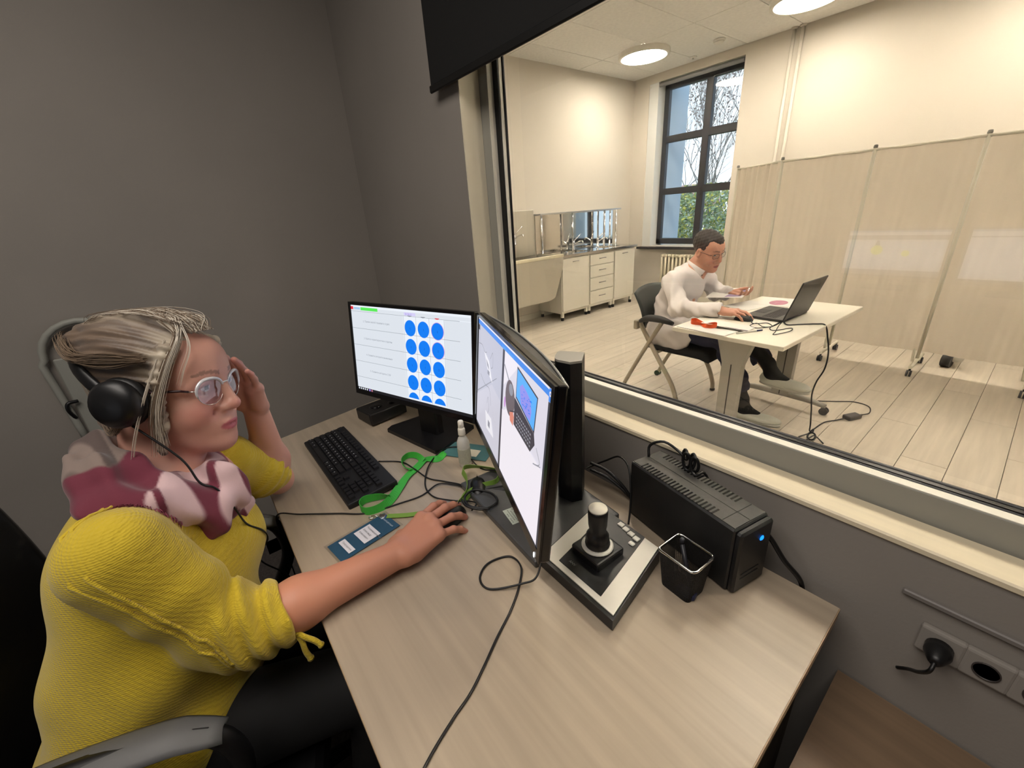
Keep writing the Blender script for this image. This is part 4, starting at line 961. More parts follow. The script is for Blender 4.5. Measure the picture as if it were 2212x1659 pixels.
ribbon('band', [(-1.285, 2.400, zr + .006, 1), (-1.262, 2.372, zr + .008, 1), (-1.225, 2.372, zr + .006, .7), (-1.195, 2.385, zr + .004, .4), (-1.165, 2.40, zr + .006, .6), (-1.130, 2.395, zr + .012, 1), (-1.108, 2.365, zr + .014, 1), (-1.118, 2.330, zr + .014, 1), (-1.148, 2.328, zr + .012, 1), (-1.172, 2.352, zr + .006, .6), (-1.198, 2.380, zr + .004, .3), (-1.235, 2.408, zr + .006, .8), (-1.268, 2.425, zr + .010, 1), (-1.287, 2.408, zr + .008, 1)], .024, OR, t)
t = thing('pen', 'white and blue pen on the table beside the mouse cable', 'pen', (-.935, 2.43, TZ + .004))
MB().cyl((-.985, 2.345, TZ + .005), (-.925, 2.455, TZ + .005), .0042, PW, n=8).build('barrel', t); MB().cyl((-.925, 2.455, TZ + .005), (-.908, 2.487, TZ + .005), .0046, M('blue_cap', (60, 70, 120), .4), n=8).build('cap', t)
zt_ = TZ + .003
cord('mouse_cable', [(-1.04, 2.66, zt_ + .004), (-1.01, 2.60, zt_ + .003), (-.985, 2.62, zt_), (-.95, 2.66, zt_), (-.90, 2.60, zt_), (-.93, 2.55, zt_ + .004), (-.985, 2.60, zt_ + .006), (-1.00, 2.55, zt_), (-.95, 2.52, zt_), (-.895, 2.585, zt_ + .004), (-.87, 2.64, zt_ + .02), (-.875, 2.62, zt_ + .002), (-.845, 2.50, zt_), (-.83, 2.44, zt_), (-.79, 2.545, zt_ + .002), (-.81, 2.62, zt_), (-.86, 2.52, zt_), (-.885, 2.53, zt_ + .01), (-.885, 2.66, zt_ + .015)], .0024, CB, 'tangled thin black mouse cable on the white table', n=6)
cord('charger_cable', [(-.885, 2.715, TZ + .01), (-.85, 2.68, zt_), (-.80, 2.73, zt_), (-.74, 2.78, zt_ + .002), (-.700, 2.80, zt_ - .004), (-.678, 2.81, .66), (-.662, 2.83, .56), (-.665, 2.84, .46), (-.69, 2.84, .37), (-.70, 2.85, .28), (-.685, 2.85, .18), (-.675, 2.86, .08), (-.68, 2.90, .012), (-.675, 2.95, .006), (-.66, 3.10, .006), (-.62, 3.18, .006), (-.585, 3.24, .012)], .0042, CB, 'black charger cable hanging from the table to the floor', n=8)
t = thing('charger_brick', 'dark grey charger brick on the plank floor right of the table', 'charger', (-.565, 3.28, 0))
MB().box((-.558, 3.29, .016), (.055, .105, .030), M('charger_grey', (74, 70, 70), .5), rot=Rz(-.45), bev=.008, seg=3).build('body', t)
MB().cyl((-.535, 3.335, .016), (-.522, 3.36, .016), .006, CB, n=8).build('strain_relief', t)
cord('charger_cable', [(-.522, 3.36, .016), (-.50, 3.45, .006), (-.53, 3.56, .006), (-.62, 3.58, .006), (-.72, 3.50, .006), (-.83, 3.42, .006), (-.90, 3.45, .006), (-.93, 3.52, .006)], .0038, CB, 'black mains cable lying across the floor behind the charger brick')
cord('charger_cable', [(-.675, 2.95, .010), (-.665, 2.90, .010), (-.70, 2.80, .006), (-.70, 2.74, .006), (-.66, 2.76, .008), (-.655, 2.82, .006), (-.64, 2.86, .010), (-.60, 2.83, .006), (-.575, 2.80, .006)], .0040, CB, 'tail end of the black cable knotted on the floor near the window')
MBp = thing('velcro_tie', 'black ring shaped cable tie on the floor near the observation window', 'cable tie', (-.645, 2.82, 0))
MB().tube([(-.645 + .020*cos(a), 2.815 + .012*sin(a), .022 + .020*sin(a)) for a in [2*pi*k/16 for k in range(16)]], .006, CB, 6, closed=True).build('ring', MBp)

# ------------------------------------------------------------------ the man's chair
t = thing('office_chair', 'black folding conference chair with beige crossed legs under the man', 'chair', (-1.65, 2.88, 0))
CL = M('beige_chair_tube', (168, 158, 140), .4, .25); CS = M('black_chair_fabric', (44, 44, 44), .85, bump=((500, 500, 500), .3, .001)); CP = M('charcoal_chair_back', (62, 66, 64), .6, bump=((500, 500, 500), .3, .001))
ynear, yfar = 2.615, 3.145
for y in (ynear, yfar):
    a_ = MB().tube(spline([(-1.615, y, .645), (-1.70, y, .50), (-1.80, y, .32), (-1.90, y, .13), (-1.945, y, .03)], 5), .0155, CL, 10).build('leg', t)
    b_ = MB().tube(spline([(-1.815, y + (.018 if y < 2.8 else -.018), .62), (-1.735, y + (.018 if y < 2.8 else -.018), .50), (-1.60, y, .335), (-1.505, y, .20), (-1.455, y, .08), (-1.445, y, .012)], 5), .0165, CL, 10).build('leg', t)
    cs = MB()
    for o_y in (-.012, .012): cs.cyl((-1.95, y + o_y - .007, .024), (-1.95, y + o_y + .007, .024), .024, M('caster_rubber', ()), n=16)
    cs.build('caster', a_); MB().lathe([(.019, 0), (.019, .012), (.015, .02)], FT, (-1.445, y, .0), 12).build('foot', b_)
    ar = MB(); mm = Matrix.Translation((0, y, 0))
    ar.tube(spline([(-1.80, y, .628), (-1.73, y, .660), (-1.62, y, .664), (-1.53, y, .648)], 6), [.014 + .012*sin(pi*k/18) for k in range(19)], M('black_armrest', (36, 36, 37), .5), 12); ar.build('armrest', t)
    MB().box((-1.825, y, .60), (.035, .045, .07), CL, bev=.01, seg=2).build('bracket', t)
seat = MB(); 
def seatfn(i, j):
    x, y = -1.76 + .49*i, 2.655 + .45*j; e = max(0, abs(2*j - 1)**4, abs(2*i - 1)**6)
    return Vector((x, y, .458 - .03*e - .055*max(0, i - .8)*5*.4))
seat.grid(seatfn, 16, 14, CS); 
def seatbot(i, j): v = seatfn(1 - i, j); return Vector((v.x, v.y, .405 if .05 < i < .95 and .05 < j < .95 else v.z - .004))
seat.grid(seatbot, 16, 14, CS); seat.build('seat', t)
def backfn2(i, j):
    w = .46 - .12*(1 - j)**1.5; y = 2.88 + (i - .5)*w; c_ = (2*i - 1)**2
    return Vector((-1.875 - .055*j + .05*c_ + .03*sin(pi*j), y, .54 + .315*j - .03*c_*j))
bk = MB().grid(backfn2, 18, 14, CP).build('backrest', t); solid(bk, .018, 0)
for y in (2.76, 3.0): MB().tube([(-1.82, 2.62 if y < 2.88 else 3.14, .585), (-1.875, y, .60)], .012, CL, 8).build('back_support', t)
MB().cyl((-1.66, 2.62, .405), (-1.66, 3.14, .405), .012, CL, n=10).build('cross_bar', t)

# ------------------------------------------------------------------ folding screen
t = thing('folding_screen', 'long beige fabric folding screen on wheels behind the table', 'screen', (-.8, 4.6, 0))
FB = M('beige_screen_fabric', (243, 230, 211), .85, noise=((8, 8, 1.2), .03), bump=((260, 260, 260), .15, .001)); FP = M('cream_screen_tube', (228, 220, 200), .4)
posts = [(-2.30, 4.95), (-1.755, 4.62), (-1.085, 4.60), (-.475, 4.62), (.13, 4.60), (.74, 4.62), (1.35, 4.60)]
ztop = 1.715
for k, (x, y) in enumerate(posts):
    p = MB().cyl((x, y, .10), (x, y, ztop + .018), .0115, FP, n=12).build('post', t)
    MB().lathe([(.013, 0), (.015, .008), (.012, .022), (.0001, .024)], M('grey_cap', (130, 126, 118), .5), (x, y, ztop + .012), 12).build('cap', p)
for k, ((x0, y0), (x1, y1)) in enumerate(zip(posts, posts[1:])):
    d = Vector((x1 - x0, y1 - y0, 0)); L = d.length; d.normalize(); nn = Vector((-d.y, d.x, 0))
    MB().cyl((x0, y0, ztop), (x1, y1, ztop), .010, FP, n=10).build('top_bar', t)
    amp = .016 if k == 0 else .006
    def fab(i, j, x0=x0, y0=y0, d=d, L=L, nn=nn, amp=amp, k=k):
        u = i; fold = sin(u*2*pi*(7 if k == 0 else 2.3) + k*1.7) * amp + .5*amp*sin(u*2*pi*11 + k)
        sag = .025*sin(pi*u) if k else 0
        return Vector((x0, y0, 0)) + d*(.014 + (L - .028)*u) + nn*fold*(1.0 - .2*j) + Vector((0, 0, ztop - .004 - (ztop - .17)*(1 - j) - sag*(1-j)*.4))
    MB().grid(fab, 60, 6, FB).build('fabric', t)
for k in (0, 2, 3, 4, 5):
    x, y = posts[k]
    ft = MB().tube([(x, y - .21, .075), (x, y + .24, .075)], .013, FP, 8).build('foot', t)
    MB().tube([(x - .05, y + .05, .30), (x - .02, y - .04, .075)], .010, FP, 8).build('brace', ft)
    for yy in (y - .20, y + .23):
        cs = MB(); cs.cyl((x, yy, .070), (x, yy, .045), .008, FT, n=8)
        for o_ in (-.010, .010): cs.cyl((x + o_ - .006, yy - .012, .026), (x + o_ + .006, yy - .012, .026), .026, M('caster_rubber', ()), n=16)
        cs.build('caster', ft)
t = thing('equipment_stand', 'white wheeled equipment base half hidden behind the folding screen', 'stand', (-.33, 5.0, 0))
MB().box((-.30, 5.05, .12), (.10, .42, .07), WHITE, rot=(.25, 0, .15), bev=.03, seg=3).build('arm', t)
MB().cyl((-.345, 4.86, .055), (-.285, 4.85, .055), .055, M('caster_rubber', ()), n=22).build('wheel', t)
MB().cyl((-.30, 5.2, .12), (-.30, 5.2, 1.1), .03, WHITE, n=14).build('column', t)

# ================================================================== SCULPTED SURFACES (smooth-union distance fields -> one continuous mesh)
def V3(p): return np.array([float(p[0]), float(p[1]), float(p[2])])
class SDF:
    def __init__(s, disp=None): s.ops = []; s.disp = disp
    def cap(s, a, b, ra, rb=None, k=.02, sub=False):
        s.ops.append(('cap', V3(a), V3(b), ra, ra if rb is None else rb, k, sub)); return s
    def chain(s, pts, rad, k=.02):
        for i in range(len(pts) - 1): s.cap(pts[i], pts[i+1], rad[i], rad[i+1], k)
        return s
    def sph(s, c, r, k=.02, sub=False): return s.cap(c, c, r, r, k, sub)
    def ell(s, c, r, R=None, k=.02, sub=False):
        s.ops.append(('ell', V3(c), V3(r), np.eye(3) if R is None else np.array(R, float), 0, k, sub)); return s
    def join(s, other, k=.02):
        lo, hi = other.bounds(); s.ops.append(('sdf', other, lo - .06, hi + .06, 0, k, False)); return s
    def cut(s, p, n, k=.004):
        """removes everything on the +n side of the plane"""
        s.ops.append(('cut', V3(p), V3(n) / np.linalg.norm(V3(n)), 0, 0, k, True)); return s
    def bounds(s):
        lo = np.full(3, 1e9); hi = -lo
        for o in s.ops:
            if o[6]: continue
            if o[0] == 'sdf': lo = np.minimum(lo, o[2]); hi = np.maximum(hi, o[3]); continue
            if o[0] == 'cap': r = max(o[3], o[4]); pts = [o[1] - r, o[2] - r, o[1] + r, o[2] + r]
            else: r = o[2].max(); pts = [o[1] - r, o[1] + r]
            for p in pts: lo = np.minimum(lo, p); hi = np.maximum(hi, p)
        return lo - .03, hi + .03
    def eval(s, P):
        D = np.full(len(P), 1.0)
        for o in s.ops:
            kind, k, sub = o[0], o[5], o[6]
            if kind == 'cap':
                a, b, ra, rb = o[1:5]; c = (a + b) / 2; R = np.linalg.norm(b - a) / 2 + max(ra, rb) + .09 + k
                idx = np.nonzero(((P - c) ** 2).sum(1) < R * R)[0]
                if not len(idx): continue
                q = P[idx] - a; ab = b - a; L2 = ab @ ab
                t = np.clip(q @ ab / L2, 0, 1) if L2 > 1e-12 else np.zeros(len(q))
                d = np.sqrt(((q - t[:, None] * ab) ** 2).sum(1)) - (ra + (rb - ra) * t)
            elif kind == 'ell':
                c, r, Rm = o[1:4]; R = r.max() + .09 + k
                idx = np.nonzero(((P - c) ** 2).sum(1) < R * R)[0]
                if not len(idx): continue
                q = (P[idx] - c) @ Rm.T; k0 = np.sqrt(((q / r) ** 2).sum(1)); k1 = np.sqrt(((q / (r * r)) ** 2).sum(1)) + 1e-9
                d = k0 * (k0 - 1) / k1
            elif kind == 'sdf':
                idx = np.nonzero(np.all((P > o[2]) & (P < o[3]), 1))[0]
                if not len(idx): continue
                d = o[1].eval(P[idx])
            else:
                idx = np.arange(len(P)); d = -((P - o[1]) @ o[2])
            cur = D[idx]
            if sub: e = -d if kind != 'cut' else -d; h = np.maximum(k - np.abs(cur - e), 0) / k; D[idx] = np.maximum(cur, e) + h * h * k * .25
            else: h = np.maximum(k - np.abs(cur - d), 0) / k; D[idx] = np.minimum(cur, d) - h * h * k * .25
        if s.disp is not None: D = D + s.disp(P)
        return D
    def mesh(s, h):
        lo, hi = s.bounds(); n = 8; B = h * n; nb = np.ceil((hi - lo) / B).astype(int) + 1
        g = np.stack(np.meshgrid(*[np.arange(q) for q in nb], indexing='ij'), -1).reshape(-1, 3)
        d = s.eval(lo + (g + .5) * B); g = g[np.abs(d) < B * 1.25]
        loc = np.stack(np.meshgrid(*[np.arange(n)] * 3, indexing='ij'), -1).reshape(-1, 3)
        cells = (g[:, None, :] * n + loc[None]).reshape(-1, 3)
        N = nb * n + 2; key = lambda c: (c[:, 0] * N[1] + c[:, 1]) * N[2] + c[:, 2]
        offs = np.array([[i, j, k] for i in (0, 1) for j in (0, 1) for k in (0, 1)])
        ck = key(cells); uk = np.unique(np.concatenate([ck + key(o[None])[0] for o in offs]))
        pts = np.stack([uk // (N[1] * N[2]), uk // N[2] % N[1], uk % N[2]], 1)
        val = np.concatenate([s.eval(lo + pts[i:i+400000] * h) for i in range(0, len(pts), 400000)])
        cv = np.stack([val[np.searchsorted(uk, ck + key(o[None])[0])] for o in offs], 1)
        act = (cv.min(1) < 0) & (cv.max(1) >= 0); cells = cells[act]; cv = cv[act]; ck = ck[act]
        acc = np.zeros((len(cells), 3)); cnt = np.zeros(len(cells))
        for a in range(8):
            for ax in (4, 2, 1):
                if a & ax: continue
                b = a | ax; va, vb = cv[:, a], cv[:, b]; m = (va < 0) != (vb < 0)
                t = np.where(m, va / np.where(m, va - vb, 1), 0)
                p = offs[a][None] + t[:, None] * (offs[b] - offs[a])[None]; acc[m] += p[m]; cnt[m] += 1
        vs = lo + (cells + acc / cnt[:, None]) * h
        order = np.argsort(ck); sk = ck[order]
        def find(k):
            i = np.searchsorted(sk, k); i = np.clip(i, 0, len(sk) - 1); ok = sk[i] == k; return order[i], ok
        faces = []
        for ax, (bit, o1, o2) in enumerate(((4, (0, 1, 0), (0, 0, 1)), (2, (0, 0, 1), (1, 0, 0)), (1, (1, 0, 0), (0, 1, 0)))):
            k1 = key(np.array([o1]))[0]; k2 = key(np.array([o2]))[0]
            s0 = cv[:, 0] < 0; s1 = cv[:, bit] < 0; m = np.nonzero(s0 != s1)[0]
            i1, a1 = find(ck[m] - k1); i2, a2 = find(ck[m] - k2); i3, a3 = find(ck[m] - k1 - k2); ok = a1 & a2 & a3
            q = np.stack([m, i1, i3, i2], 1)[ok]; fl = s0[m][ok]; q[~fl] = q[~fl][:, ::-1]; q = q[:, ::-1]; faces.append(q)
        return vs, np.concatenate(faces)
    def build(s, name, mat, h, parent=None, smooth=0, color=None):
        vs, fs = s.mesh(h)
        a_, b_, c_ = vs[fs[:, 0]], vs[fs[:, 1]], vs[fs[:, 2]]
        if np.einsum('ij,ij->i', a_, np.cross(b_, c_)).sum() < 0: fs = fs[:, ::-1].copy()
        me = bpy.data.meshes.new(name)
        me.vertices.add(len(vs)); me.loops.add(len(fs) * 4); me.polygons.add(len(fs))
        off = np.zeros(3)
        if parent: off = np.array(parent.matrix_basis.translation) if not parent.parent else np.array(parent.parent.location)
        if parent and not parent.parent: off = np.array(parent.location)
        me.vertices.foreach_set('co', (vs - off).astype(np.float32).ravel()); me.loops.foreach_set('vertex_index', fs.astype(np.int32).ravel())
        me.polygons.foreach_set('loop_start', np.arange(0, len(fs) * 4, 4, dtype=np.int32)); me.polygons.foreach_set('loop_total', np.full(len(fs), 4, np.int32))
        me.update(calc_edges=True); me.polygons.foreach_set('use_smooth', np.ones(len(fs), bool)); me.materials.append(mat)
        if color is not None:
            ca = me.color_attributes.new('tone', 'FLOAT_COLOR', 'POINT'); c = np.ones((len(vs), 4), np.float32); c[:, :3] = color(vs); ca.data.foreach_set('color', c.ravel())
        if smooth:
            bm_ = bmesh.new(); bm_.from_mesh(me)
            for _ in range(smooth): bmesh.ops.smooth_vert(bm_, verts=bm_.verts, factor=.5, use_axis_x=True, use_axis_y=True, use_axis_z=True)
            bm_.to_mesh(me); bm_.free()
        o = bpy.data.objects.new(name, me); COL.objects.link(o)
        if parent: o.parent = parent
        return o
def frame_of(yaw, pitch, roll):
    f = np.array([cos(yaw)*cos(pitch), sin(yaw)*cos(pitch), sin(pitch)]); l0 = np.array([-sin(yaw), cos(yaw), 0]); u0 = np.cross(f, l0)
    l = cos(roll)*l0 + sin(roll)*u0; return np.array([f, l, np.cross(f, l)])
def attr_mat(name, rough=.5, sss=0.0, bump=None, spec=.5, sheen=0.0):
    m = M(name, (200, 150, 130), rough, bump=bump, spec=spec, sss=sss, sheen=sheen); nt = m.node_tree
    a = nt.nodes.new('ShaderNodeAttribute'); a.attribute_name = 'tone'; nt.links.new(a.outputs['Color'], nt.nodes['Principled BSDF'].inputs['Base Color']); return m

class Head:
    def __init__(s, c, B, k=1.0): s.c = np.array(c, float); s.B = B; s.k = k
    def w(s, x, y, z): return s.c + s.k * np.array([x, y, z]) @ s.B
    def l(s, P): return (P - s.c) @ s.B.T / s.k
    def Rm(s): return s.B
def head_prims(S, H, fem=True):
    k = H.k; w = H.w; B = H.B
    def E_(c, r, kk=.02, sub=False): S.ell(w(*c), [q*k for q in r], B, kk*k, sub)
    def C_(a, b, ra, rb, kk=.015, sub=False): S.cap(w(*a), w(*b), ra*k, rb*k, kk*k, sub)
    E_((-.018, 0, .042), (.100, .077, .088), .02)
    E_((.030, 0, -.020), (.064, .064, .088), .03)
    E_((.055, 0, .045), (.042, .058, .050), .03)                    # forehead
    jw = .050 if fem else .054
    for sy in (-1, 1):
        C_((.0, sy*jw, -.050), (.070, sy*.016, -.098), .020, .017, .03)   # jaw
        E_((.062, sy*.034, -.040), (.030, .028, .032), .025)             # cheek
        C_((.070, sy*.052, .012), (.088, sy*.014, .030), .010, .011, .016)  # brow
        E_((.1035, sy*.033, .008), (.020, .019, .013), .014, True)       # socket
        E_((.0785, sy*.0325, .009), (.0130, .0135, .0125), .004)         # eyeball
        C_((.0865, sy*.046, .0125), (.0905, sy*.030, .0175), .0032, .0032, .003); C_((.0905, sy*.030, .0175), (.0870, sy*.019, .010), .0032, .003, .003)   # upper lid
        C_((.0845, sy*.045, .004), (.0885, sy*.031, .0005), .0026, .0026, .003); C_((.0885, sy*.031, .0005), (.0860, sy*.020, .006), .0026, .0026, .003)
        E_((.100, sy*.0125, -.036), (.012, .0085, .0085), .008)          # nostril wing
        E_((.106, sy*.0065, -.0445), (.006, .0035, .0035), .003, True)
        C_((.092, sy*.026, -.040), (.084, sy*.036, -.068), .004, .003, .010, True)   # smile fold
    C_((.090, 0, .022), (.112, 0, -.026), .0075, .0105, .014)           # nose bridge
    E_((.1135, 0, -.031), (.0105, .0115, .010), .008)
    E_((.078, 0, -.070), (.027, .036, .028), .02)                       # muzzle
    E_((.0985, 0, -.0660), (.0095, .021, .0058), .006)                   # upper lip
    E_((.0965, 0, -.0785), (.0095, .0185, .0065), .006)                  # lower lip
    for sy in (-1, 1): C_((.1075, 0, -.0722), (.092, sy*.026, -.0712), .0016, .0012, .003, True)
    E_((.090, 0, -.0925), (.010, .020, .006), .010, True)
    E_((.083, 0, -.108), (.020, .024, .018), .018)                      # chin
    E_((.035, 0, -.100), (.052, .042, .024), .03)                       # under the chin
def skin_color(H, base, lip, blush, brow=None):
    b, lp, bl = np.array(lin(base)), np.array(lin(lip)), np.array(lin(blush)); br = np.array(lin(brow)) if brow else None
    ey = np.array(lin((235, 230, 226))); ir = np.array(lin((62, 74, 84)))
    def f(P):
        q = H.l(P); c = np.repeat(b[None], len(P), 0)
        def mixin(c, col, w): w = np.clip(w, 0, 1)[:, None]; return c * (1 - w) + col * w
        for sy in (-1, 1):
            d = ((q[:, 0] - .075)/.045)**2 + ((q[:, 1] - sy*.042)/.030)**2 + ((q[:, 2] + .038)/.026)**2; c = mixin(c, bl, .55*(1.15 - d))
        d = ((q[:, 0] - .115)/.02)**2 + (q[:, 1]/.016)**2 + ((q[:, 2] + .032)/.014)**2; c = mixin(c, bl, .6*(1.2 - d))
        d = ((q[:, 1])/.0255)**2 + ((q[:, 2] + .0722 - .0000)/(.0098))**2; c = mixin(c, lp, np.where(q[:, 0] > .086, (1.05 - d)*6, 0))
        for sy in (-1, 1):
            r = np.sqrt((q[:, 0] - .0785)**2 + (q[:, 1] - sy*.0325)**2 + (q[:, 2] - .009)**2)
            m = (r < .0141) & (q[:, 0] > .083) & (np.abs(q[:, 2] - .009) < .0068); c[m] = ey
            m2 = m & (((q[:, 1] - sy*.0325 + .002)**2 + (q[:, 2] - .009)**2) < .0058**2); c[m2] = ir
            if br is not None:
                t = np.clip((np.abs(q[:, 1]) - .014)/.038, 0, 1); zc = .0335 + .006*np.sin(t*pi*.8) - .004*t
                m3 = (q[:, 1]*sy > .012) & (np.abs(q[:, 1]) < .054) & (np.abs(q[:, 2] - zc) < .0040 - .0018*t) & (q[:, 0] > .05); c[m3] = c[m3]*.35 + br*.65
        return c
    return f

def hand_prims(S, wrist, X, Z, side, curl, splay=(.10, .02, -.06, -.14), thumb=None, sc=1.0, rf=1.0):
    """X towards the fingers, Z out of the back of the hand; side = +1 when the thumb is on +Y = Z x X"""
    X = np.array(X, float); X /= np.linalg.norm(X); Z = np.array(Z, float); Z -= X*(Z @ X); Z /= np.linalg.norm(Z); Y = np.cross(Z, X) * side
    w = np.array(wrist, float); L = lambda p: w + sc*(X*p[0] + Y*p[1] + Z*p[2]); tips = []
    mcp = [(.088, .026, .004), (.091, .006, .008), (.086, -.014, .005), (.077, -.032, -.001)]
    fr = [.0092, .0095, .0090, .0080]; ln = [(.043, .026, .021), (.047, .029, .022), (.043, .027, .021), (.034, .021, .019)]
    for i, m in enumerate(mcp):
        S.cap(L((.006, m[1]*.62, .0)), L(m), .0145*sc, .0118*sc, .014*sc)
    S.cap(L((.03, .016, -.010)), L((.074, .018, -.008)), .014*sc, .012*sc, .014*sc); S.cap(L((.025, -.020, -.010)), L((.066, -.022, -.008)), .014*sc, .011*sc, .014*sc)
    for i, m in enumerate(mcp):
        p = np.array(m); a = 0.0; sp = splay[i]
        S.sph(L(p + np.array([-.001, 0, .002])), .0108*sc, .008*sc)
        r = fr[i]*rf
        for j, q in enumerate(ln[i]):
            a += curl[i][j]; d = np.array([cos(a)*cos(sp), sin(sp)*cos(a)*1.0 + 0*sp, -sin(a)]); e = p + d*q
            S.cap(L(p), L(e), r*sc*(1 - .06*j), r*sc*(.93 - .08*j), .0035*sc); p = e
        tips.append((L(p), d))
    th = thumb or [(.018, .028, -.010), (.048, .048, -.018), (.078, .054, -.024), (.102, .052, -.028)]
    S.cap(L(th[0]), L(th[1]), .0165*sc, .0125*sc, .014*sc); S.cap(L(th[1]), L(th[2]), .0115*sc, .0102*sc, .004*sc); S.cap(L(th[2]), L(th[3]), .0102*sc, .0085*sc, .003*sc)
    return tips, L

# ================================================================== THE WOMAN AT THE DESK
HW = Head((-.993, -.067, 1.168), frame_of(radians(52.7), radians(-5.6), radians(-7.9)))
wt_ = thing('person', 'woman in a yellow sweater and burgundy scarf leaning her head on her hand', 'person', (-.90, -.24, 0))
SKIN = attr_mat('woman_skin', .48, .12, bump=((260, 260, 260), .05, .001))
RS, RE_, RW = V3((-.742, -.185, 1.005)), V3((-.716, -.085, .787)), V3((-.692, .196, .790))
LS, LE_, LW = V3((-1.085, -.030, .940)), V3((-1.168, .060, .800)), V3((-1.083, .058, 1.052))
byaw = radians(71); BF = np.array([cos(byaw), sin(byaw), 0]); BL = np.array([-sin(byaw), cos(byaw), 0]); BR = np.array([BF, BL, [0, 0, 1]])
S = SDF(); head_prims(S, HW)
nb = V3((-.995, -.135, .99))
S.cap(HW.w(-.035, 0, -.055), nb, .058, .066, .03)
S.cap(nb, (-.93, -.17, .90), .066, .10, .05); S.ell((-.915, -.19, .80), (.10, .145, .16), BR, .06); S.ell((-.885, -.28, .56), (.13, .16, .12), BR, .08)
for a, b in ((RS, LS),): S.cap(a, b, .042, .042, .05)
S.chain([RS, RE_], [.052, .043], .03); S.cap(RE_, RE_ + (RW - RE_)*.32, .040, .043, .03); S.cap(RE_ + (RW - RE_)*.32, RW, .043, .0285, .03)
S.chain([LS, LE_], [.044, .034], .03); S.cap(LE_, LE_ + (LW - LE_)*.30, .030, .037, .03); S.cap(LE_ + (LW - LE_)*.30, LW, .037, .0255, .03)
Xr = np.array([-.050, .155, .004])
tips_r, Lr = hand_prims(S, RW, Xr, (.06, .10, 1.0), 1, [(.16, .30, .24), (.16, .30, .24), (.20, .34, .26), (.26, .36, .26)], (.17, .03, -.10, -.24), thumb=[(.018, .028, -.010), (.048, .046, -.022), (.076, .044, -.032), (.098, .036, -.034)], sc=1.13)
tgt = HW.w(.072, .060, .062); Xl = tgt - LW; Zl = HW.w(.06, 1.0, .1) - HW.w(0, 0, 0)
tips_l, Ll = hand_prims(S, LW, Xl, Zl, -1, [(.10, .22, .18), (.06, .18, .16), (.04, .16, .15), (.04, .18, .15)], (.10, .03, -.05, -.12), sc=.96)
skc = skin_color(HW, (212, 160, 142), (192, 104, 110), (214, 138, 128), (120, 92, 78))
def skin_all(P):
    c = skc(P); m = np.clip((P[:, 0] + .84)/.02, 0, 1)*np.clip((1.0 - P[:, 2])/.03, 0, 1)*np.clip((P[:, 1] + .15)/.02, 0, 1)*.8; c = c*(1 - m[:, None]) + np.array(lin((192, 128, 98)))*m[:, None]
    for tips in (tips_r, tips_l):
        for (p, d) in tips:
            r = np.sqrt(((P - p)**2).sum(1)); w = np.clip(1.3 - r/.016, 0, .5)[:, None]; c = c*(1-w) + np.array(lin((205, 128, 116)))*w
    return c
S.build('body', SKIN, .0026, wt_, color=skin_all)
# ---------------------------------------------------------------- sweater
def sleeve(a, e, cuff, ra, re, rc, ruche):
    ax = (cuff - e) / np.linalg.norm(cuff - e); L = np.linalg.norm(cuff - e)
    ax0 = (e - a) / np.linalg.norm(e - a); L0 = np.linalg.norm(e - a)
    def disp(P):
        s_ = (P - e) @ ax; m = np.clip((s_ + .055) / .05, 0, 1) * np.clip((L + .002 - s_) / .02, .15, 1) * np.exp(-np.clip(((P - e - np.outer(s_, ax))**2).sum(1) - .011, 0, None) * 400)
        side = np.cross(ax, [0, 0, 1.0]); ang = (P - e) @ side
        d = -m * ruche * np.sin(s_ * 2*pi / .030 + 14*ang + 3*np.sin(9*P[:, 2]))
        t = (P - a) @ ax0; d -= .0022*np.sin(t*70 + 30*ang)*np.clip((t - .04)/.05, 0, 1)
        return d
    s_ = SDF(disp); s_.cap(a, e, ra, re, .03); s_.cap(e, cuff + ax*.03, re, rc, .03); s_.cut(cuff, ax, .008); return s_
SWM = M('yellow_knit', (200, 173, 34), .85, noise=((14, 14, 14), .08), sheen=.25)
_nt = SWM.node_tree; _b = _nt.nodes['Principled BSDF']; _tc2 = _nt.nodes.new('ShaderNodeTexCoord'); _bump_prev = None
for (dirn, sc_, st_) in (('Z', 105, .22), ('DIAGONAL', 70, .22)):
    wv = _nt.nodes.new('ShaderNodeTexWave'); wv.bands_direction = dirn; wv.inputs['Scale'].default_value = sc_; wv.inputs['Distortion'].default_value = 3.0; wv.inputs['Detail Scale'].default_value = 2
    bp = _nt.nodes.new('ShaderNodeBump'); bp.inputs['Strength'].default_value = st_; bp.inputs['Distance'].default_value = .003
    _nt.links.new(_tc2.outputs['Object'], wv.inputs['Vector']); _nt.links.new(wv.outputs['Fac'], bp.inputs['Height'])
    if _bump_prev: _nt.links.new(_bump_prev.outputs['Normal'], bp.inputs['Normal'])
    _bump_prev = bp
_nt.links.new(_bump_prev.outputs['Normal'], _b.inputs['Normal'])
def torso_disp(P):
    q = (P - V3((-.9, -.2, .7))) @ BR.T
    f = .0080*np.sin(26*q[:, 1] + 9*q[:, 2] + 2.5*np.sin(7*q[:, 2])) * np.clip((.96 - P[:, 2])*5, 0, 1)
    f += .0065*np.sin(38*q[:, 2] - 22*q[:, 0] + 3*np.sin(10*q[:, 1])) * np.clip((.90 - P[:, 2])*5, 0, 1)
    return f
S = SDF(torso_disp)
S.ell((-.912, -.178, .890), (.122, .180, .150), BR, .05)
S.ell((-.925, -.105, .845), (.095, .160, .10), BR, .05)
S.ell((-.885, -.205, .715), (.155, .192, .20), BR, .06)
S.ell((-.880, -.270, .565), (.165, .205, .145), BR, .06)
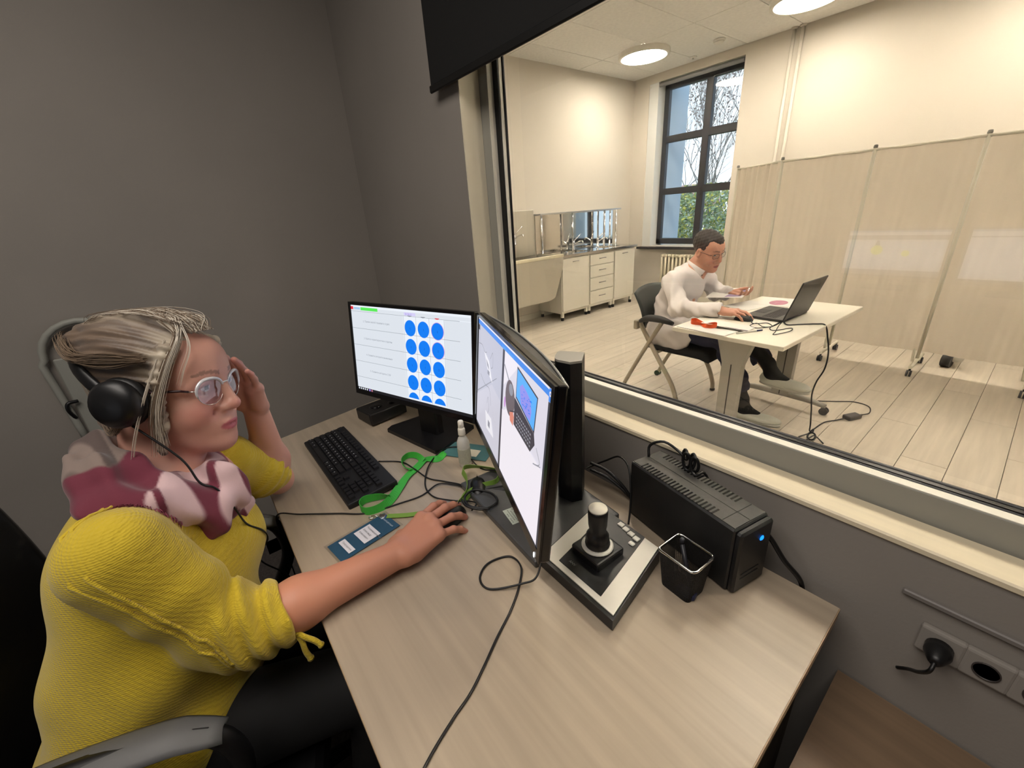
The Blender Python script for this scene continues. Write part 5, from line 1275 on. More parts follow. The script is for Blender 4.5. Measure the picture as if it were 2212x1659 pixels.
S.cap(RS + V3((-.02, .0, -.010)), nb + V3((.02, -.01, -.02)), .060, .068, .04); S.cap(LS + V3((.02, -.01, .01)), nb + V3((-.01, 0, -.03)), .056, .066, .04)
S.ell((-.825, -.215, .86), (.072, .062, .15), BR, .05)                    # shoulder blade and side
S.cap((-.795, -.300, .70), (-.785, -.36, .42), .072, .072, .05)           # side drape over the hip
S.ell((-.985, -.115, 1.035), (.075, .075, .05), BR, .03, True)
S.cut((0, 0, .40), (0, 0, -1), .01)
S.join(sleeve(RS, RE_, RE_ + (RW - RE_)*.25, .068, .060, .058, .0058), .02)
S.join(sleeve(LS, LS + (LE_ - LS)*.62, LS + (LE_ - LS)*.86, .062, .055, .050, .0035), .02)
sw = S.build('sweater', SWM, .0042, wt_)
from mathutils.bvhtree import BVHTree
def bvh_of(*obs):
    vs, fs = [], []
    for o in obs:
        n0 = len(vs); off = Vector(o.parent.location) if o.parent else Vector(); vs += [v.co + off for v in o.data.vertices]; fs += [[i + n0 for i in p.vertices] for p in o.data.polygons]
    return BVHTree.FromPolygons(vs, fs)
swb = bvh_of(sw)
# sleeve trims: raised ribs and the tied cord at the cuff
tr_ = MB(); cuff = RE_ + (RW - RE_)*.25
sd = np.array([.75, -.35, -.30]); sd /= np.linalg.norm(sd)
for off in (-.012, .012):
    pts = [Vector((-.850, -.165 + off*.6, 1.075)), Vector((-.800, -.185 + off*.6, 1.070)), Vector((-.745, -.215 + off*.6, 1.060))]
    for k in range(2, 14):
        w = k / 13; p = RS + (RE_ - RS)*w; o = np.array([1.0, -.28, .10 + off*18]); o -= (RE_ - RS)*(o @ (RE_ - RS))/((RE_ - RS) @ (RE_ - RS)); o /= np.linalg.norm(o); pts.append(p + o*(.068 - .011*w + .001))
    q_ = [swb.find_nearest(Vector(p)) for p in spline(pts, 2)]; tr_.tube([h_[0] + h_[1]*.0012 for h_ in q_], .0030, SWM, 8)
tr_.build('sleeve_seam', wt_)
cb = V3(swb.find_nearest(Vector((-.670, -.022, .768)))[0])
tc_ = MB().tube(spline([cb, cb + V3((.006, .004, -.018)), cb + V3((.010, .004, -.042)), cb + V3((.012, .008, -.064))], 6), [.007, .0055, .0050] + [.0050]*14 + [.0062]*2, SWM, 8).build('cuff_tie', wt_)
MB().tube(spline([cb, cb + V3((.010, .010, -.010)), cb + V3((.016, .022, -.024)), cb + V3((.020, .030, -.040))], 6), [.007, .0055, .0050] + [.0050]*14 + [.0062]*2, SWM, 8).build('cuff_tie', wt_)
# ---------------------------------------------------------------- trousers
BTR = M('black_trousers', (7, 7, 8), .8)
S = SDF(); S.ell((-.885, -.27, .535), (.15, .185, .11), BR, .04)
for hip, knee, ank in (((-.80, -.26, .545), (-.665, .10, .545), (-.70, .02, .12)), ((-.965, -.20, .545), (-.90, .17, .545), (-.93, .10, .12))):
    S.cap(hip, knee, .092, .070, .04); S.cap(knee, ank, .068, .050, .03)
S.build('trousers', BTR, .007, wt_)
for x, y in ((-.70, .03), (-.93, .11)):
    b = SDF(); b.cap((x, y - .03, .05), (x + .03, y + .13, .035), .042, .036, .02); b.cap((x, y - .02, .05), (x, y - .01, .11), .04, .042, .02); b.cut((0, 0, .003), (0, 0, -1), .004)
    b.build('shoe', BTR, .006, wt_)
# ---------------------------------------------------------------- scarf
def scarf_disp(P):
    return .0045*np.sin(75*P[:, 0] - 60*P[:, 1] + 50*P[:, 2] + 3*np.sin(28*P[:, 2])) + .003*np.sin(130*P[:, 1] + 60*P[:, 2])
S = SDF(scarf_disp); cn = V3((-.968, -.135, 1.030))
ringp = []
for k in range(13):
    a = 2*pi*k/12; ringp.append(cn + BF*(.070*cos(a)) + BL*.080*sin(a) + V3((0, 0, 1))*(.004 - .052*cos(a)))
for k in range(12): S.cap(ringp[k], ringp[k+1], .026 + .005*sin(k), .026 + .005*sin(k+1), .02)
fl1 = np.array([[.55, -.80, .2], [.80, .58, 0], [-.12, .16, .98]])
S.ell((-.858, -.165, 1.040), (.078, .056, .026), fl1, .02); S.ell((-.905, -.182, 1.062), (.056, .050, .040), fl1, .02); S.cap((-.830, -.195, 1.048), (-.80, -.150, 1.036), .020, .018, .02); S.cap((-.815, -.130, 1.030), (-.830, -.075, .965), .026, .028, .02)
S.cap((-.835, -.120, 1.020), (-.875, -.070, .990), .026, .026, .02)
kn = V3((-.880, -.040, .978))
S.cap(ringp[0], kn, .028, .032, .02); S.ell(kn, (.030, .030, .040), BR, .010); S.cap(ringp[1], kn + V3((0, 0, .03)), .026, .026, .012)
S.cap(kn, kn + V3((.045, -.035, -.040)), .026, .024, .02); S.cap(kn, kn + V3((-.02, .004, -.055)), .022, .026, .02)
S.cap((-.845, -.10, 1.000), kn + V3((.02, -.02, -.01)), .024, .028, .02)
def scarf_col(P):
    bur = np.array(lin((104, 32, 52))); pnk = np.array(lin((206, 176, 178))); gry = np.array(lin((128, 112, 104))); rose = np.array(lin((160, 58, 78)))
    q = P - cn; f = q @ BF; l = q @ BL; c = np.repeat(bur[None], len(P), 0)
    n = .5 + .5*np.sin(38*P[:, 0] + 9*np.sin(21*P[:, 1]) + 17*P[:, 2]) ; 
    sm = lambda x, w=.004: np.clip(x/w + .5, 0, 1)
    mix = lambda c, col, w: c*(1 - w[:, None]) + np.array(col)*w[:, None]
    front = np.maximum(sm(f - .055)*sm(.03 - l), sm(1.016 - P[:, 2])*sm(f - .02)*sm(.03 - l)); c = mix(c, pnk, front); c = mix(c, bur, front*sm(n - .82, .12))
    back = sm(-f)*sm(P[:, 2] - 1.078)*sm(l + .11); c = mix(c, gry, back); c = mix(c, np.array(lin((84, 70, 66))), back*sm(n - .6, .2))
    c = mix(c, rose, sm(l - .035)*sm(f + .03))
    return c
scf = S.build('scarf', attr_mat('patterned_scarf', .85, bump=((300, 300, 300), .15, .001), sheen=.2), .0034, wt_, color=scarf_col)
SKB = bvh_of(sw, scf)
def snap(p, off=.003):
    c, n_, i_, d_2 = SKB.find_nearest(Vector(p)); return c + n_*off
# fringe along the shawl edge
fr_ = MB(); R_ = random.Random(3)
so_ = Vector(wt_.location); cand = []
for v in scf.data.vertices:
    p = v.co + so_
    if p.x < -.98 or p.z < .985: continue
    c_, n_, i_, d_2 = swb.find_nearest(p)
    if d_2 < .0022 and v.normal.dot(Vector((.75, -.05, .4))) > .25: cand.append((p.y - p.x*.4, p.copy(), v.normal.copy(), n_.copy()))
cand.sort(key=lambda q: q[0])
for k in range(0, len(cand), max(1, len(cand)//90)):
    _, p, n1_, n2_ = cand[k]; dn = (n1_ - n2_*n1_.dot(n2_)).normalized(); q = p + n2_*.001
    fr_.tube([q - dn*.003, q + dn*(.009 + R_.uniform(0, .005)) + Vector((R_.uniform(-.003, .003), R_.uniform(-.003, .003), 0))], [.0011, .0004], M('scarf_fringe', (132, 62, 78), .9), 4, False)
tag(fr_.build('fringe', wt_), kind='stuff')
# ---------------------------------------------------------------- hair
def hair_disp(P):
    q = HW.l(P); a = np.arctan2(q[:, 1], q[:, 2] - .01); r = np.sqrt((q[:, 0] + .10)**2 + (q[:, 2] - .08)**2)
    return .0016*np.sin(46*a + 40*q[:, 0] + 2*np.sin(60*q[:, 2])) + .0014*np.sin(240*q[:, 2] + 120*q[:, 1] + 60*q[:, 0])
S = SDF(hair_disp)
S.ell(HW.w(-.026, 0, .046), (.112, .088, .092), HW.B, .02); S.ell(HW.w(-.060, 0, .095), (.070, .062, .046), HW.B, .02)
S.ell(HW.w(-.118, -.005, .075), (.040, .052, .042), HW.B, .015); S.ell(HW.w(-.07, 0, -.045), (.055, .062, .062), HW.B, .03)
S.ell(HW.w(.112, 0, -.052), (.078, .12, .130), HW.B, .012, True)
S.ell(HW.w(.125, 0, .030), (.062, .066, .066), HW.B, .014, True)
S.cap(HW.w(.052, -.062, .082), HW.w(.040, -.080, .030), .012, .010, .012); S.cap(HW.w(.040, -.080, .030), HW.w(.034, -.078, -.050), .009, .009, .01); S.cap(HW.w(.034, -.078, -.05), HW.w(.020, -.070, -.105), .009, .006, .01)
S.cap(HW.w(.058, .052, .085), HW.w(.045, .075, .03), .010, .009, .012); S.cap(HW.w(.045, .075, .03), HW.w(.03, .078, -.06), .008, .006, .01)
def hair_col(P):
    q = HW.l(P); br = np.array(lin((104, 86, 70))); bl = np.array(lin((190, 178, 158))); dk = np.array(lin((84, 70, 60)))
    w = np.clip((q[:, 0] - .005)/.05, 0, 1); w = np.maximum(w, np.clip((q[:, 2] - .112)/.03, 0, 1)*.55)
    n = .5 + .5*np.sin(150*q[:, 2] + 90*q[:, 1] + 40*q[:, 0] + 2*np.sin(50*q[:, 0])); w = np.clip(w*(.55 + .55*n), 0, 1)[:, None]
    c = br*(1 - w) + bl*w; m = (n < .3) & (w[:, 0] < .4); c[m] = c[m]*.5 + dk*.5
    return c
hr = S.build('hair', attr_mat('ash_blond_hair', .5, sheen=.2), .0028, wt_, color=hair_col)
st = MB(); R_ = random.Random(12); HB = M('white_blond_strand', (204, 194, 178), .45); HB2 = M('ash_strand', (122, 104, 86), .5)
def strand(pts, r, mat, j=.004):
    o = Vector((R_.gauss(0, j), R_.gauss(0, j), R_.gauss(0, j))); P_ = [Vector(HW.w(*p)) + o*(.4 + .6*i/len(pts)) for i, p in enumerate(pts)]
    q = spline(P_, 5); st.tube(q, [r*.58*(1 - .75*(i/len(q))**2) for i in range(len(q))], mat, 4, False)
for k in range(80):
    y0 = -.015 - .03*R_.random(); strand([(.052 - .02*R_.random(), y0, .133), (.066, -.050, .104), (.058, -.078, .050), (.040, -.090, -.02), (.022 + .02*R_.random(), -.088, -.075 - .03*R_.random())], .0012, HB if k % 3 else HB2, .0045)
for k in range(6): strand([(.060, -.03, .128), (.086, -.052, .088), (.078, -.066, .045), (.070, -.068, .020)], .0010, HB, .003)
for k in range(5): strand([(.050, -.060, .10), (.035, -.098, .02), (.012, -.112, -.06), (-.012, -.108, -.135), (-.03, -.10, -.165)], .0010, HB, .003)
for k in range(110): strand([(.075, .03*R_.uniform(-1, 1), .110), (.045, .05*R_.uniform(-1, 1), .134), (-.02, .05*R_.uniform(-1, 1), .144), (-.08, .05*R_.uniform(-1, 1), .134), (-.125, .04*R_.uniform(-1, 1), .10)], .0009, HB if R_.random() < .6 else HB2, .0025)
for k in range(90): strand([(.03, -.085, .07), (-.02, -.098, .06 + .02*R_.random()), (-.08, -.088, .07), (-.13, -.05, .09), (-.15, -.01, .08)], .0011, HB2, .007)
for k in range(50): strand([(-.02, -.09, -.03), (-.05, -.082, -.06), (-.08, -.06, -.02), (-.12, -.04, .05)], .0011, HB2, .007)
tag(st.build('hair_strand', wt_), kind='stuff')
# ---------------------------------------------------------------- glasses
t = thing('glasses', 'cat eye glasses with white brow rims on the woman\'s face', 'glasses', tuple(HW.w(.098, 0, .01)))
WR = M('white_metal_rim', (232, 232, 236), .25, .3); GM = M('pale_gold_wire', (212, 206, 200), .25, .9); TPL = M('dark_red_temple', (44, 16, 22), .3)
LENS = glass('lilac_lens', (.90, .86, .97), .16)
def lens_pt(sy, a, s=1.0):
    y = .0275*cos(a)*s; z = .0235*sin(a)*s
    if sin(a) > 0: z *= .92 + .16*max(0, cos(a))
    yy = .0335 + y; x = .1015 - .9*max(0, yy - .012)**1.45*1.0
    return HW.w(x, sy*yy, .004 + z - .010*max(0, -sin(a))*.4)
for sy in (-1, 1):
    n = 36; ring_ = [Vector(lens_pt(sy, 2*pi*k/n)) for k in range(n)]
    lb = MB(); cc = Vector(HW.w(.0995, sy*.0335, .003)); lb.add(ring_ + [cc], [(k, (k+1) % n, n) for k in range(n)], LENS, True); lb.build('lens', t)
    up_r = [ring_[k % n] for k in range(-2, 21)]; MB().tube(up_r, [.0012 + .0020*sin(pi*k/22)**.5 for k in range(23)], WR, 8).build('brow_rim', t)
    MB().tube([ring_[k % n] for k in range(20, 35)], .0007, GM, 6).build('lower_rim', t)
    h0 = lens_pt(sy, .12); MB().tube([HW.w(*p) for p in ((.079, sy*.064, .008), (.070, sy*.071, .011), (.02, sy*.082, .010), (-.012, sy*.083, .004), (-.03, sy*.080, -.012))], [.0018, .0022, .0026, .0022, .0018], TPL, 8).build('temple', t)
    MB().tube([Vector(h0), HW.w(.079, sy*.064, .008)], .0014, GM, 8).build('hinge', t)
MB().tube(spline([lens_pt(-1, pi - .35), HW.w(.1055, -.004, .0135), HW.w(.1055, .004, .0135), lens_pt(1, pi - .35)], 5), .0014, WR, 8).build('bridge', t)
# ---------------------------------------------------------------- headphones
t = thing('headphones', 'black over ear headphones worn with the band behind the woman\'s head', 'headphones', tuple(HW.w(-.12, 0, .07)))
HP = M('black_headphone_plastic', (20, 20, 22), .4); HPG = M('black_leatherette', (16, 16, 17), .5)
e1 = (-.82, .57)
arc = []
for k in range(25):
    a = pi*k/24; r = .150*sin(a); arc.append(HW.w(-.012 + e1[0]*r, -.100*cos(a), -.003 + e1[1]*r))
bm2 = MB(); P_ = [Vector(p) for p in arc]; vs = []
ax_w = Vector(np.array([.57, 0, .82]) @ HW.B)
for i, p in enumerate(P_):
    tg = (P_[min(i+1, 24)] - P_[max(i-1, 0)]).normalized(); nr = tg.cross(ax_w).normalized(); w = .012; h_ = .0055
    if i in (0, 1, 23, 24): w = .006
    for k in range(10): a = 2*pi*k/10; vs.append(p + ax_w*cos(a)*w + nr*sin(a)*h_)
bm2.add(vs, [(10*i + k, 10*i + (k+1) % 10, 10*i + 10 + (k+1) % 10, 10*i + 10 + k) for i in range(24) for k in range(10)], HP, True); bm2.build('headband', t)
for sy in (-1, 1):
    Rc = Matrix(tuple(map(tuple, np.array([HW.B[0], HW.B[2]*-sy, HW.B[1]*sy])))).transposed()
    c = HW.w(-.010, sy*.082, -.004)
    MB().lathe([(.030, 0), (.041, .002), (.044, .010), (.041, .018), (.034, .020)], HPG, c, 28, Rc).build('ear_pad', t)
    MB().lathe([(.040, .016), (.042, .020), (.041, .030), (.034, .038), (.020, .042), (.0001, .043)], HP, c, 28, Rc).build('cup', t)
pm_ = [HW.w(.010, -.110, -.030), HW.w(.055, -.118, -.120), HW.w(.110, -.105, -.185)]
c0 = Vector(HW.w(.005, -.105, -.040))
path = [c0, Vector((-.870, -.085, 1.070))] + [snap(p) for p in ((-.850, -.075, 1.02), (-.845, -.060, .99), (-.845, -.040, .95), (-.86, -.02, .90), (-.885, .0, .85), (-.91, .01, .80), (-.93, .0, .73))] + [Vector(q) for q in ((-.955, .005, .66), (-1.0, .010, .56), (-1.06, .020, .485), (-1.10, .022, .49), (-1.115, .022, .50))]
cord('headphone_cable', path, .0019, CB, 'thin black headphone cable hanging down over the scarf and yellow sweater', n=8)
# ---------------------------------------------------------------- the woman's chair
t = thing('office_chair', 'black office chair with loop armrests under the woman in yellow', 'chair', (-.885, -.26, 0))
CLE = M('black_leather', (22, 22, 24), .28, bump=((120, 120, 120), .15, .002)); CAR = M('grey_worn_armrest', (92, 92, 92), .55); CDK = M('black_nylon', (16, 16, 17), .4)
sc_ = V3((-.885, -.255, 0)); RBD = Matrix(tuple(map(tuple, np.array([BF, BL, [0, 0, 1]])))).transposed()
def cp(f, l, z): p = sc_ + BF*f + BL*l; return Vector((p[0], p[1], z))
MB().box(cp(.03, 0, .425), (.50, .50, .085), CLE, rot=RBD, bev=.035, seg=3).build('seat', t)
def cbk(i, j):
    l = (i - .5)*.50*(1 - .12*j**3); z = .46 + .73*j; f = -.245 - .05*j - .05*(1 - (2*i-1)**2) + .03*sin(pi*j)
    return cp(f, l, z)
bk = MB().grid(cbk, 16, 18, CLE).build('backrest', t); solid(bk, .055, 0); bv = bk.modifiers.new('round', 'BEVEL'); bv.width = .018; bv.segments = 3; bv.limit_method = 'ANGLE'
for sl_, l0 in ((-1, -.218), (1, .300)):
    q = spline([cp(-.20, l0, .50), cp(-.18, l0, .62), cp(-.12, l0, .722), cp(-.02, l0, .742), cp(.10, l0, .738), cp(.180, l0, .712), cp(.195, l0, .62), cp(.15, l0, .52), cp(.10, l0*.9, .425)], 5)
    MB().tube(q, .0165, CDK, 10).build('arm_loop', t)
    def pad(i, j, l0=l0):
        f = -.12 + .315*i; z = .758 - .012*(2*i-1)**2 - .03*max(0, i - .82)*5*.7; l = l0 + (j - .5)*.062*(1 - .35*(2*i-1)**4); return cp(f, l, z - .012*(2*j-1)**2)
    pd = MB().grid(pad, 18, 8, CAR).build('arm_pad', t); solid(pd, .02, -1)
MB().cyl(cp(0, 0, .10), cp(0, 0, .40), .028, CHROME, n=16).build('gas_column', t)
for k in range(5):
    a = 2*pi*k/5 + .3; b = MB().tube([cp(0, 0, .10), cp(.16*cos(a), .16*sin(a), .095), cp(.30*cos(a), .30*sin(a), .07)], [.03, .025, .016], CDK, 8).build('base_leg', t)
    cs = MB(); c_ = cp(.30*cos(a), .30*sin(a), .028)
    for o_ in (-.012, .012): cs.cyl(c_ + Vector((-sin(a), cos(a), 0))*(o_ - .007), c_ + Vector((-sin(a), cos(a), 0))*(o_ + .007), .026, CDK, n=16)
    cs.build('caster', b)

# ================================================================== THE MAN IN THE EXAM ROOM
HM = Head((-1.489, 2.918, 1.11), frame_of(radians(-12.9), radians(-19), radians(6.7)))
mt_ = thing('person', 'man in a white coat and navy trousers sitting at the table with a laptop', 'person', (-1.70, 2.88, 0))
MSK = attr_mat('man_skin', .5, .08)
S = SDF(); head_prims(S, HM, False)
for sy in (-1, 1):
    S.ell(HM.w(-.008, sy*.080, -.004), (.020, .010, .033), HM.B, .008); S.ell(HM.w(-.004, sy*.088, .000), (.009, .006, .016), HM.B, .004, True)
mn = V3((-1.575, 2.90, .955))
S.cap(HM.w(-.03, 0, -.06), mn, .056, .062, .03)
S.chain([mn, (-1.66, 2.89, .80), (-1.72, 2.88, .54)], [.08, .11, .13], .05)
mRS, mRE, mRW = V3((-1.610, 2.700, .925)), V3((-1.490, 2.600, .765)), V3((-1.225, 2.640, .778))
mLS, mLE, mLW = V3((-1.600, 3.095, .925)), V3((-1.53, 3.190, .775)), V3((-1.395, 3.125, .785))
for a, e, w_ in ((mRS, mRE, mRW), (mLS, mLE, mLW)): S.chain([mn, a, e, w_], [.06, .05, .040, .028], .03)
S.chain([(-1.72, 2.80, .53), (-1.24, 2.77, .560), (-1.055, 2.80, .10)], [.07, .05, .027], .03)
S.chain([(-1.72, 2.97, .53), (-1.23, 2.97, .600), (-.965, 2.93, .32)], [.07, .05, .028], .03)
hand_prims(S, mRW, mRW - mRE + V3((.1, .03, -.03)), (-.02, -.06, 1), 1, [(.14, .40, .3), (.14, .42, .3), (.18, .45, .3), (.22, .45, .3)], sc=1.06)
hand_prims(S, mLW, (.9, -.25, .10), (.05, .25, -1), -1, [(.25, .5, .4)]*4, sc=1.02)
mkc = skin_color(HM, (210, 154, 128), (160, 86, 82), (208, 136, 114), (50, 38, 34))
S.build('body', MSK, .0034, mt_, color=mkc)
# hair, short
def mhair(P):
    q = HM.l(P); return .0010*np.sin(300*q[:, 0] + 200*q[:, 1]) + .0010*np.sin(260*q[:, 2] - 180*q[:, 0])
S = SDF(mhair); S.ell(HM.w(-.022, 0, .046), (.104, .082, .091), HM.B, .02); S.ell(HM.w(.040, 0, .088), (.048, .048, .036), HM.B, .02)
S.ell(HM.w(.108, 0, -.045), (.082, .12, .122), HM.B, .008, True); S.ell(HM.w(.085, -.058, .070), (.045, .030, .042), HM.B, .010, True); S.ell(HM.w(.085, .058, .070), (.045, .030, .042), HM.B, .010, True)
S.cut(HM.w(-.05, 0, -.062), -HM.B[2], .01)
S.ell(HM.w(.0, -.085, -.006), (.026, .03, .034), HM.B, .008, True); S.ell(HM.w(.0, .085, -.006), (.026, .03, .034), HM.B, .008, True)
S.build('hair', M('dark_brown_hair', (46, 38, 35), .6, noise=((120, 120, 120), .3)), .0028, mt_)
# coat
def coat_disp(P):
    return .0055*np.sin(34*P[:, 2] - 28*P[:, 0] + 3*np.sin(11*P[:, 1])) + .0035*np.sin(60*P[:, 0] + 30*P[:, 2] + 20*P[:, 1] + 2*np.sin(25*P[:, 2]))
S = SDF(coat_disp)
cf_ = np.array([[.94, 0, -.34], [0, 1, 0], [.34, 0, .94]])
S.ell((-1.635, 2.895, .855), (.125, .190, .165), cf_, .05); S.ell((-1.690, 2.89, .70), (.130, .175, .18), BR if False else np.eye(3), .06); S.ell((-1.715, 2.885, .545), (.145, .19, .11), None, .05)
S.cap(mRS, mn, .068, .062, .04); S.cap(mLS, mn, .066, .062, .04)
S.ell((-1.625, 2.715, .535), (.180, .045, .125), None, .03); S.ell((-1.60, 2.82, .565), (.20, .11, .085), None, .03)
S.cap((-1.52, 2.90, .60), (-1.40, 2.90, .60), .10, .08, .04)
def msleeve(a, e, w_, ra, re, rc):
    ax = (w_ - e)/np.linalg.norm(w_ - e); s_ = SDF(lambda P: .0048*np.sin(((P - e) @ ax)*130 + 20*P[:, 2])*np.exp(-((P - e)**2).sum(1)*70) + .0035*np.sin(70*P[:, 0] + 50*P[:, 2] + 2*np.sin(40*P[:, 1])))
    s_.cap(a, e, ra, re, .03); s_.cap(e, w_ + ax*.03, re, rc, .03); s_.cut(w_ + ax*.004, ax, .006); return s_
S.join(msleeve(mRS, mRE, mRW, .070, .056, .042), .02); S.join(msleeve(mLS, mLE, mLW, .068, .056, .042), .02)
S.ell(HM.w(-.02, 0, -.06), (.075, .07, .075), HM.B, .01, True)
COAT = M('white_coat_cotton', (232, 224, 220), .8, bump=((500, 500, 500), .1, .001))
S.build('coat', COAT, .0042, mt_)
# stand collar
ctr = V3((-1.548, 2.905, .985)); ca = HM.w(-.03, 0, -.06) - mn; ca /= np.linalg.norm(ca); cx1 = np.cross([0, 1.0, 0], ca); cx1 /= np.linalg.norm(cx1); cy1 = np.cross(ca, cx1)
cl = MB()
def colfn(i, j):
    a = .42 + (2*pi - .84)*i; r = .073 + .006*j - .004*cos(a); p = ctr + cx1*r*cos(a) + cy1*r*.98*sin(a) + ca*(-.035 + (.055 - .010*cos(a))*j); return Vector(p)
cl.grid(colfn, 30, 3, COAT); co = cl.build('collar', mt_); solid(co, .004, 0)
MB().grid(lambda i, j: Vector(ctr + cx1*(.068 + .001*j)*cos(2*pi*i) + cy1*.067*sin(2*pi*i) + ca*(-.03 + .045*j)), 30, 2, M('dark_inner_collar', (40, 38, 42), .8)).build('inner_collar', mt_)
cb_ = BVHTree.FromPolygons([v.co + Vector(mt_.location) for v in mt_.children[2].data.vertices], [list(p.vertices) for p in mt_.children[2].data.polygons])
for k in range(4):
    c, n_, i_, d_2 = cb_.find_nearest(Vector((-1.44 - .028*k, 2.88, .92 - .06*k)))
    MB().lathe([(.006, 0), (.006, .002), (.0001, .003)], M('brown_button', (120, 96, 80), .4), c, 12, n_.to_track_quat('Z', 'Y').to_matrix()).build('button', mt_)
# trousers
NV = M('navy_trousers', (36, 38, 62), .85, noise=((12, 12, 12), .12))
def tdisp(P): return .0035*np.sin(40*P[:, 2] + 25*P[:, 0]) + .002*np.sin(90*P[:, 2] - 40*P[:, 1])
S = SDF(tdisp); S.ell((-1.72, 2.885, .515), (.13, .17, .085), None, .04)
s1 = SDF(tdisp); s1.cap((-1.70, 2.80, .53), (-1.24, 2.77, .560), .082, .066, .04); s1.cap((-1.24, 2.77, .56), (-1.045, 2.80, .10), .066, .062, .03); ax = V3((.195, .03, -.46)); ax /= np.linalg.norm(ax); s1.cut(V3((-1.24, 2.77, .56)) + ax*.385, ax, .006)
s2 = SDF(tdisp); s2.cap((-1.70, 2.97, .53), (-1.23, 2.97, .600), .082, .066, .04); s2.cap((-1.23, 2.97, .60), (-.965, 2.93, .32), .066, .060, .03); ax2 = V3((.265, -.04, -.28)); ax2 /= np.linalg.norm(ax2); s2.cut(V3((-1.23, 2.97, .60)) + ax2*.28, ax2, .006)
S.join(s1, .02); S.join(s2, .02); S.build('trousers', NV, .0048, mt_)
# socks and slip-on shoes
SOK = M('black_sock', (22, 22, 24), .85); SHO = M('white_slip_on', (214, 214, 200), .6, bump=((400, 400, 400), .15, .001)); SOL = M('pale_sole', (198, 196, 184), .5)
def shoe(an, fw, up, lean=0.3):
    """an: ankle point; fw: toe direction; up: instep side"""
    fw = V3(fw); fw /= np.linalg.norm(fw); up = V3(up); up -= fw*(fw @ up); up /= np.linalg.norm(up); sd = np.cross(up, fw); R = np.array([fw, sd, up]); p = lambda x, y, z: V3(an) + fw*x + sd*y + up*z
    k = SDF(); k.cap(p(-.03 - .10*lean, 0, .15), p(-.02 - .02*lean, 0, .06), .045, .041, .02); k.cap(p(-.02 - .02*lean, 0, .06), p(-.012, 0, -.005), .041, .042, .02); k.cap(p(-.012, 0, -.01), p(.075, 0, -.040), .040, .030, .03); k.build('sock', SOK, .0045, mt_)
    s_ = SDF(); s_.ell(p(.005, 0, -.050), (.085, .040, .036), R, .03); s_.ell(p(.115, 0, -.056), (.112, .046, .032), R, .04); s_.cap(p(-.035, 0, -.030), p(-.030, 0, -.05), .036, .038, .02)
    s_.ell(p(.005, 0, .005), (.060, .034, .045), R, .012, True); s_.cut(p(0, 0, -.078), -up, .006); s_.build('shoe', SHO, .0042, mt_)
    b = MB(); ol = []
    for i in range(28):
        a = 2*pi*i/28; x = .072 + .150*cos(a); y = (.040 + .006*cos(a))*sin(a); ol.append((x, y))
    mm = Matrix(((fw[0], sd[0], up[0], an[0]), (fw[1], sd[1], up[1], an[1]), (fw[2], sd[2], up[2], an[2]), (0, 0, 0, 1))); b.prism(ol, -.090, -.072, SOL, mm, True); b.build('sole', mt_)
shoe((-1.050, 2.803, .092), (1, .20, 0), (0, 0, 1))
shoe((-.955, 2.93, .335), (1, .03, -.04), (.25, -.10, .95), 1.2)
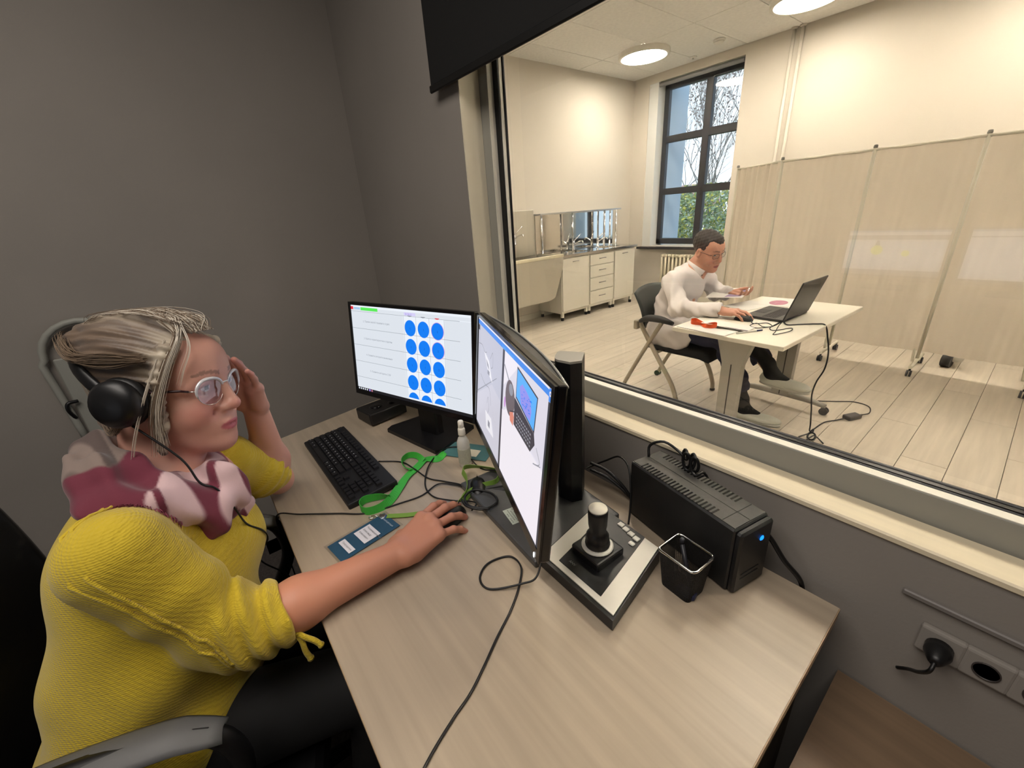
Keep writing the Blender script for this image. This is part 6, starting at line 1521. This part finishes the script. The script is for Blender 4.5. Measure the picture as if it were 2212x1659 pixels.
# glasses
t = thing('glasses', 'thin rectangular wire glasses on the seated man\'s face', 'glasses', tuple(HM.w(.1, 0, 0)))
WF = M('dark_wire', (60, 52, 50), .3, .6); GL2 = glass('spectacle_lens', (.98, .98, .98), .06)
for sy in (-1, 1):
    rp = [Vector(HM.w(.104 - .9*max(0, .033 + .024*cos(a)*.9 - .012)**1.45, sy*(.033 + .0245*np.sign(cos(a))*abs(cos(a))**.6), .004 + .0165*np.sign(sin(a))*abs(sin(a))**.6)) for a in [2*pi*k/28 for k in range(28)]]
    MB().add(rp, [tuple(range(28))], GL2).build('lens', t); MB().tube(rp, .0011, WF, 6, closed=True).build('rim', t)
    MB().tube([HM.w(*p) for p in ((.085, sy*.058, .010), (.075, sy*.070, .012), (.03, sy*.080, .012), (-.01, sy*.083, .010))], .0014, WF, 6).build('temple', t)
MB().tube([HM.w(.101, -.010, .009), HM.w(.106, 0, .012), HM.w(.101, .010, .009)], .0012, WF, 6).build('bridge', t)

# ================================================================== SECOND WORKSTATION (seen mirrored in the observation glass)
t = thing('desk', 'second pale desk by the rear wall, mirrored in the observation glass', 'desk', (-.40, -2.28, 0))
MB().box((-.40, -2.28, .7375), (1.6, .60, .025), OAK, bev=.001).build('top', t)
for x in (-1.18, .38): MB().box((x, -2.28, .3625), (.022, .56, .725), OAKD).build('side_panel', t)
for k, (x, lab) in enumerate(((-.705, 'lit monitor with yellow notes mirrored right of the laptop in the glass'), (-.075, 'lit white monitor mirrored at the right edge of the glass'))):
    t = thing('monitor', lab, 'monitor', (x, -2.22, .75)); c = Vector((x, -2.20, 1.0)); rx, ux_ = Vector((-1, 0, 0)), Vector((0, 0, 1))
    MB().box(c + Vector((0, -.014, 0)), (.56, .024, .33), BLK, bev=.004).build('housing', t)
    s = MB(); P = lambda pts, m, l: poly_on(s, pts, c, rx, ux_, m, l)
    P(rect2(-.268, -.152, .268, .152), E('mirror_screen_white', (236, 240, 250), 2.2), .0004)
    P(rect2(-.268, .140, .268, .152), E('mirror_screen_blue', (150, 170, 210), 2.0), .0008); P(rect2(-.268, .09, .268, .12) if k == 0 else rect2(-.268, .105, .268, .112), E('mirror_screen_grey', (150, 150, 156), 1.6), .0008)
    if k == 0:
        P(ell2(.09, .02, .034, .032), E('mirror_note_yellow', (235, 250, 60), 2.2), .0010); P(ell2(-.07, .0, .022, .02), E('mirror_note_yellow', (0, 0, 0)), .0010)
        P([(.075, .045), (.105, .045), (.098, .085), (.085, .085)], E('mirror_screen_grey', (0, 0, 0)), .0009); P(rect2(-.268, -.152, .268, -.115), E('mirror_screen_grey', (0, 0, 0)), .0009)
    s.build('screen', t)
    MB().box((x, -2.225, .87), (.07, .03, .22), BLK, bev=.004).build('neck', t); MB().box((x, -2.24, .757), (.24, .18, .014), BLK, bev=.004).build('base', t)
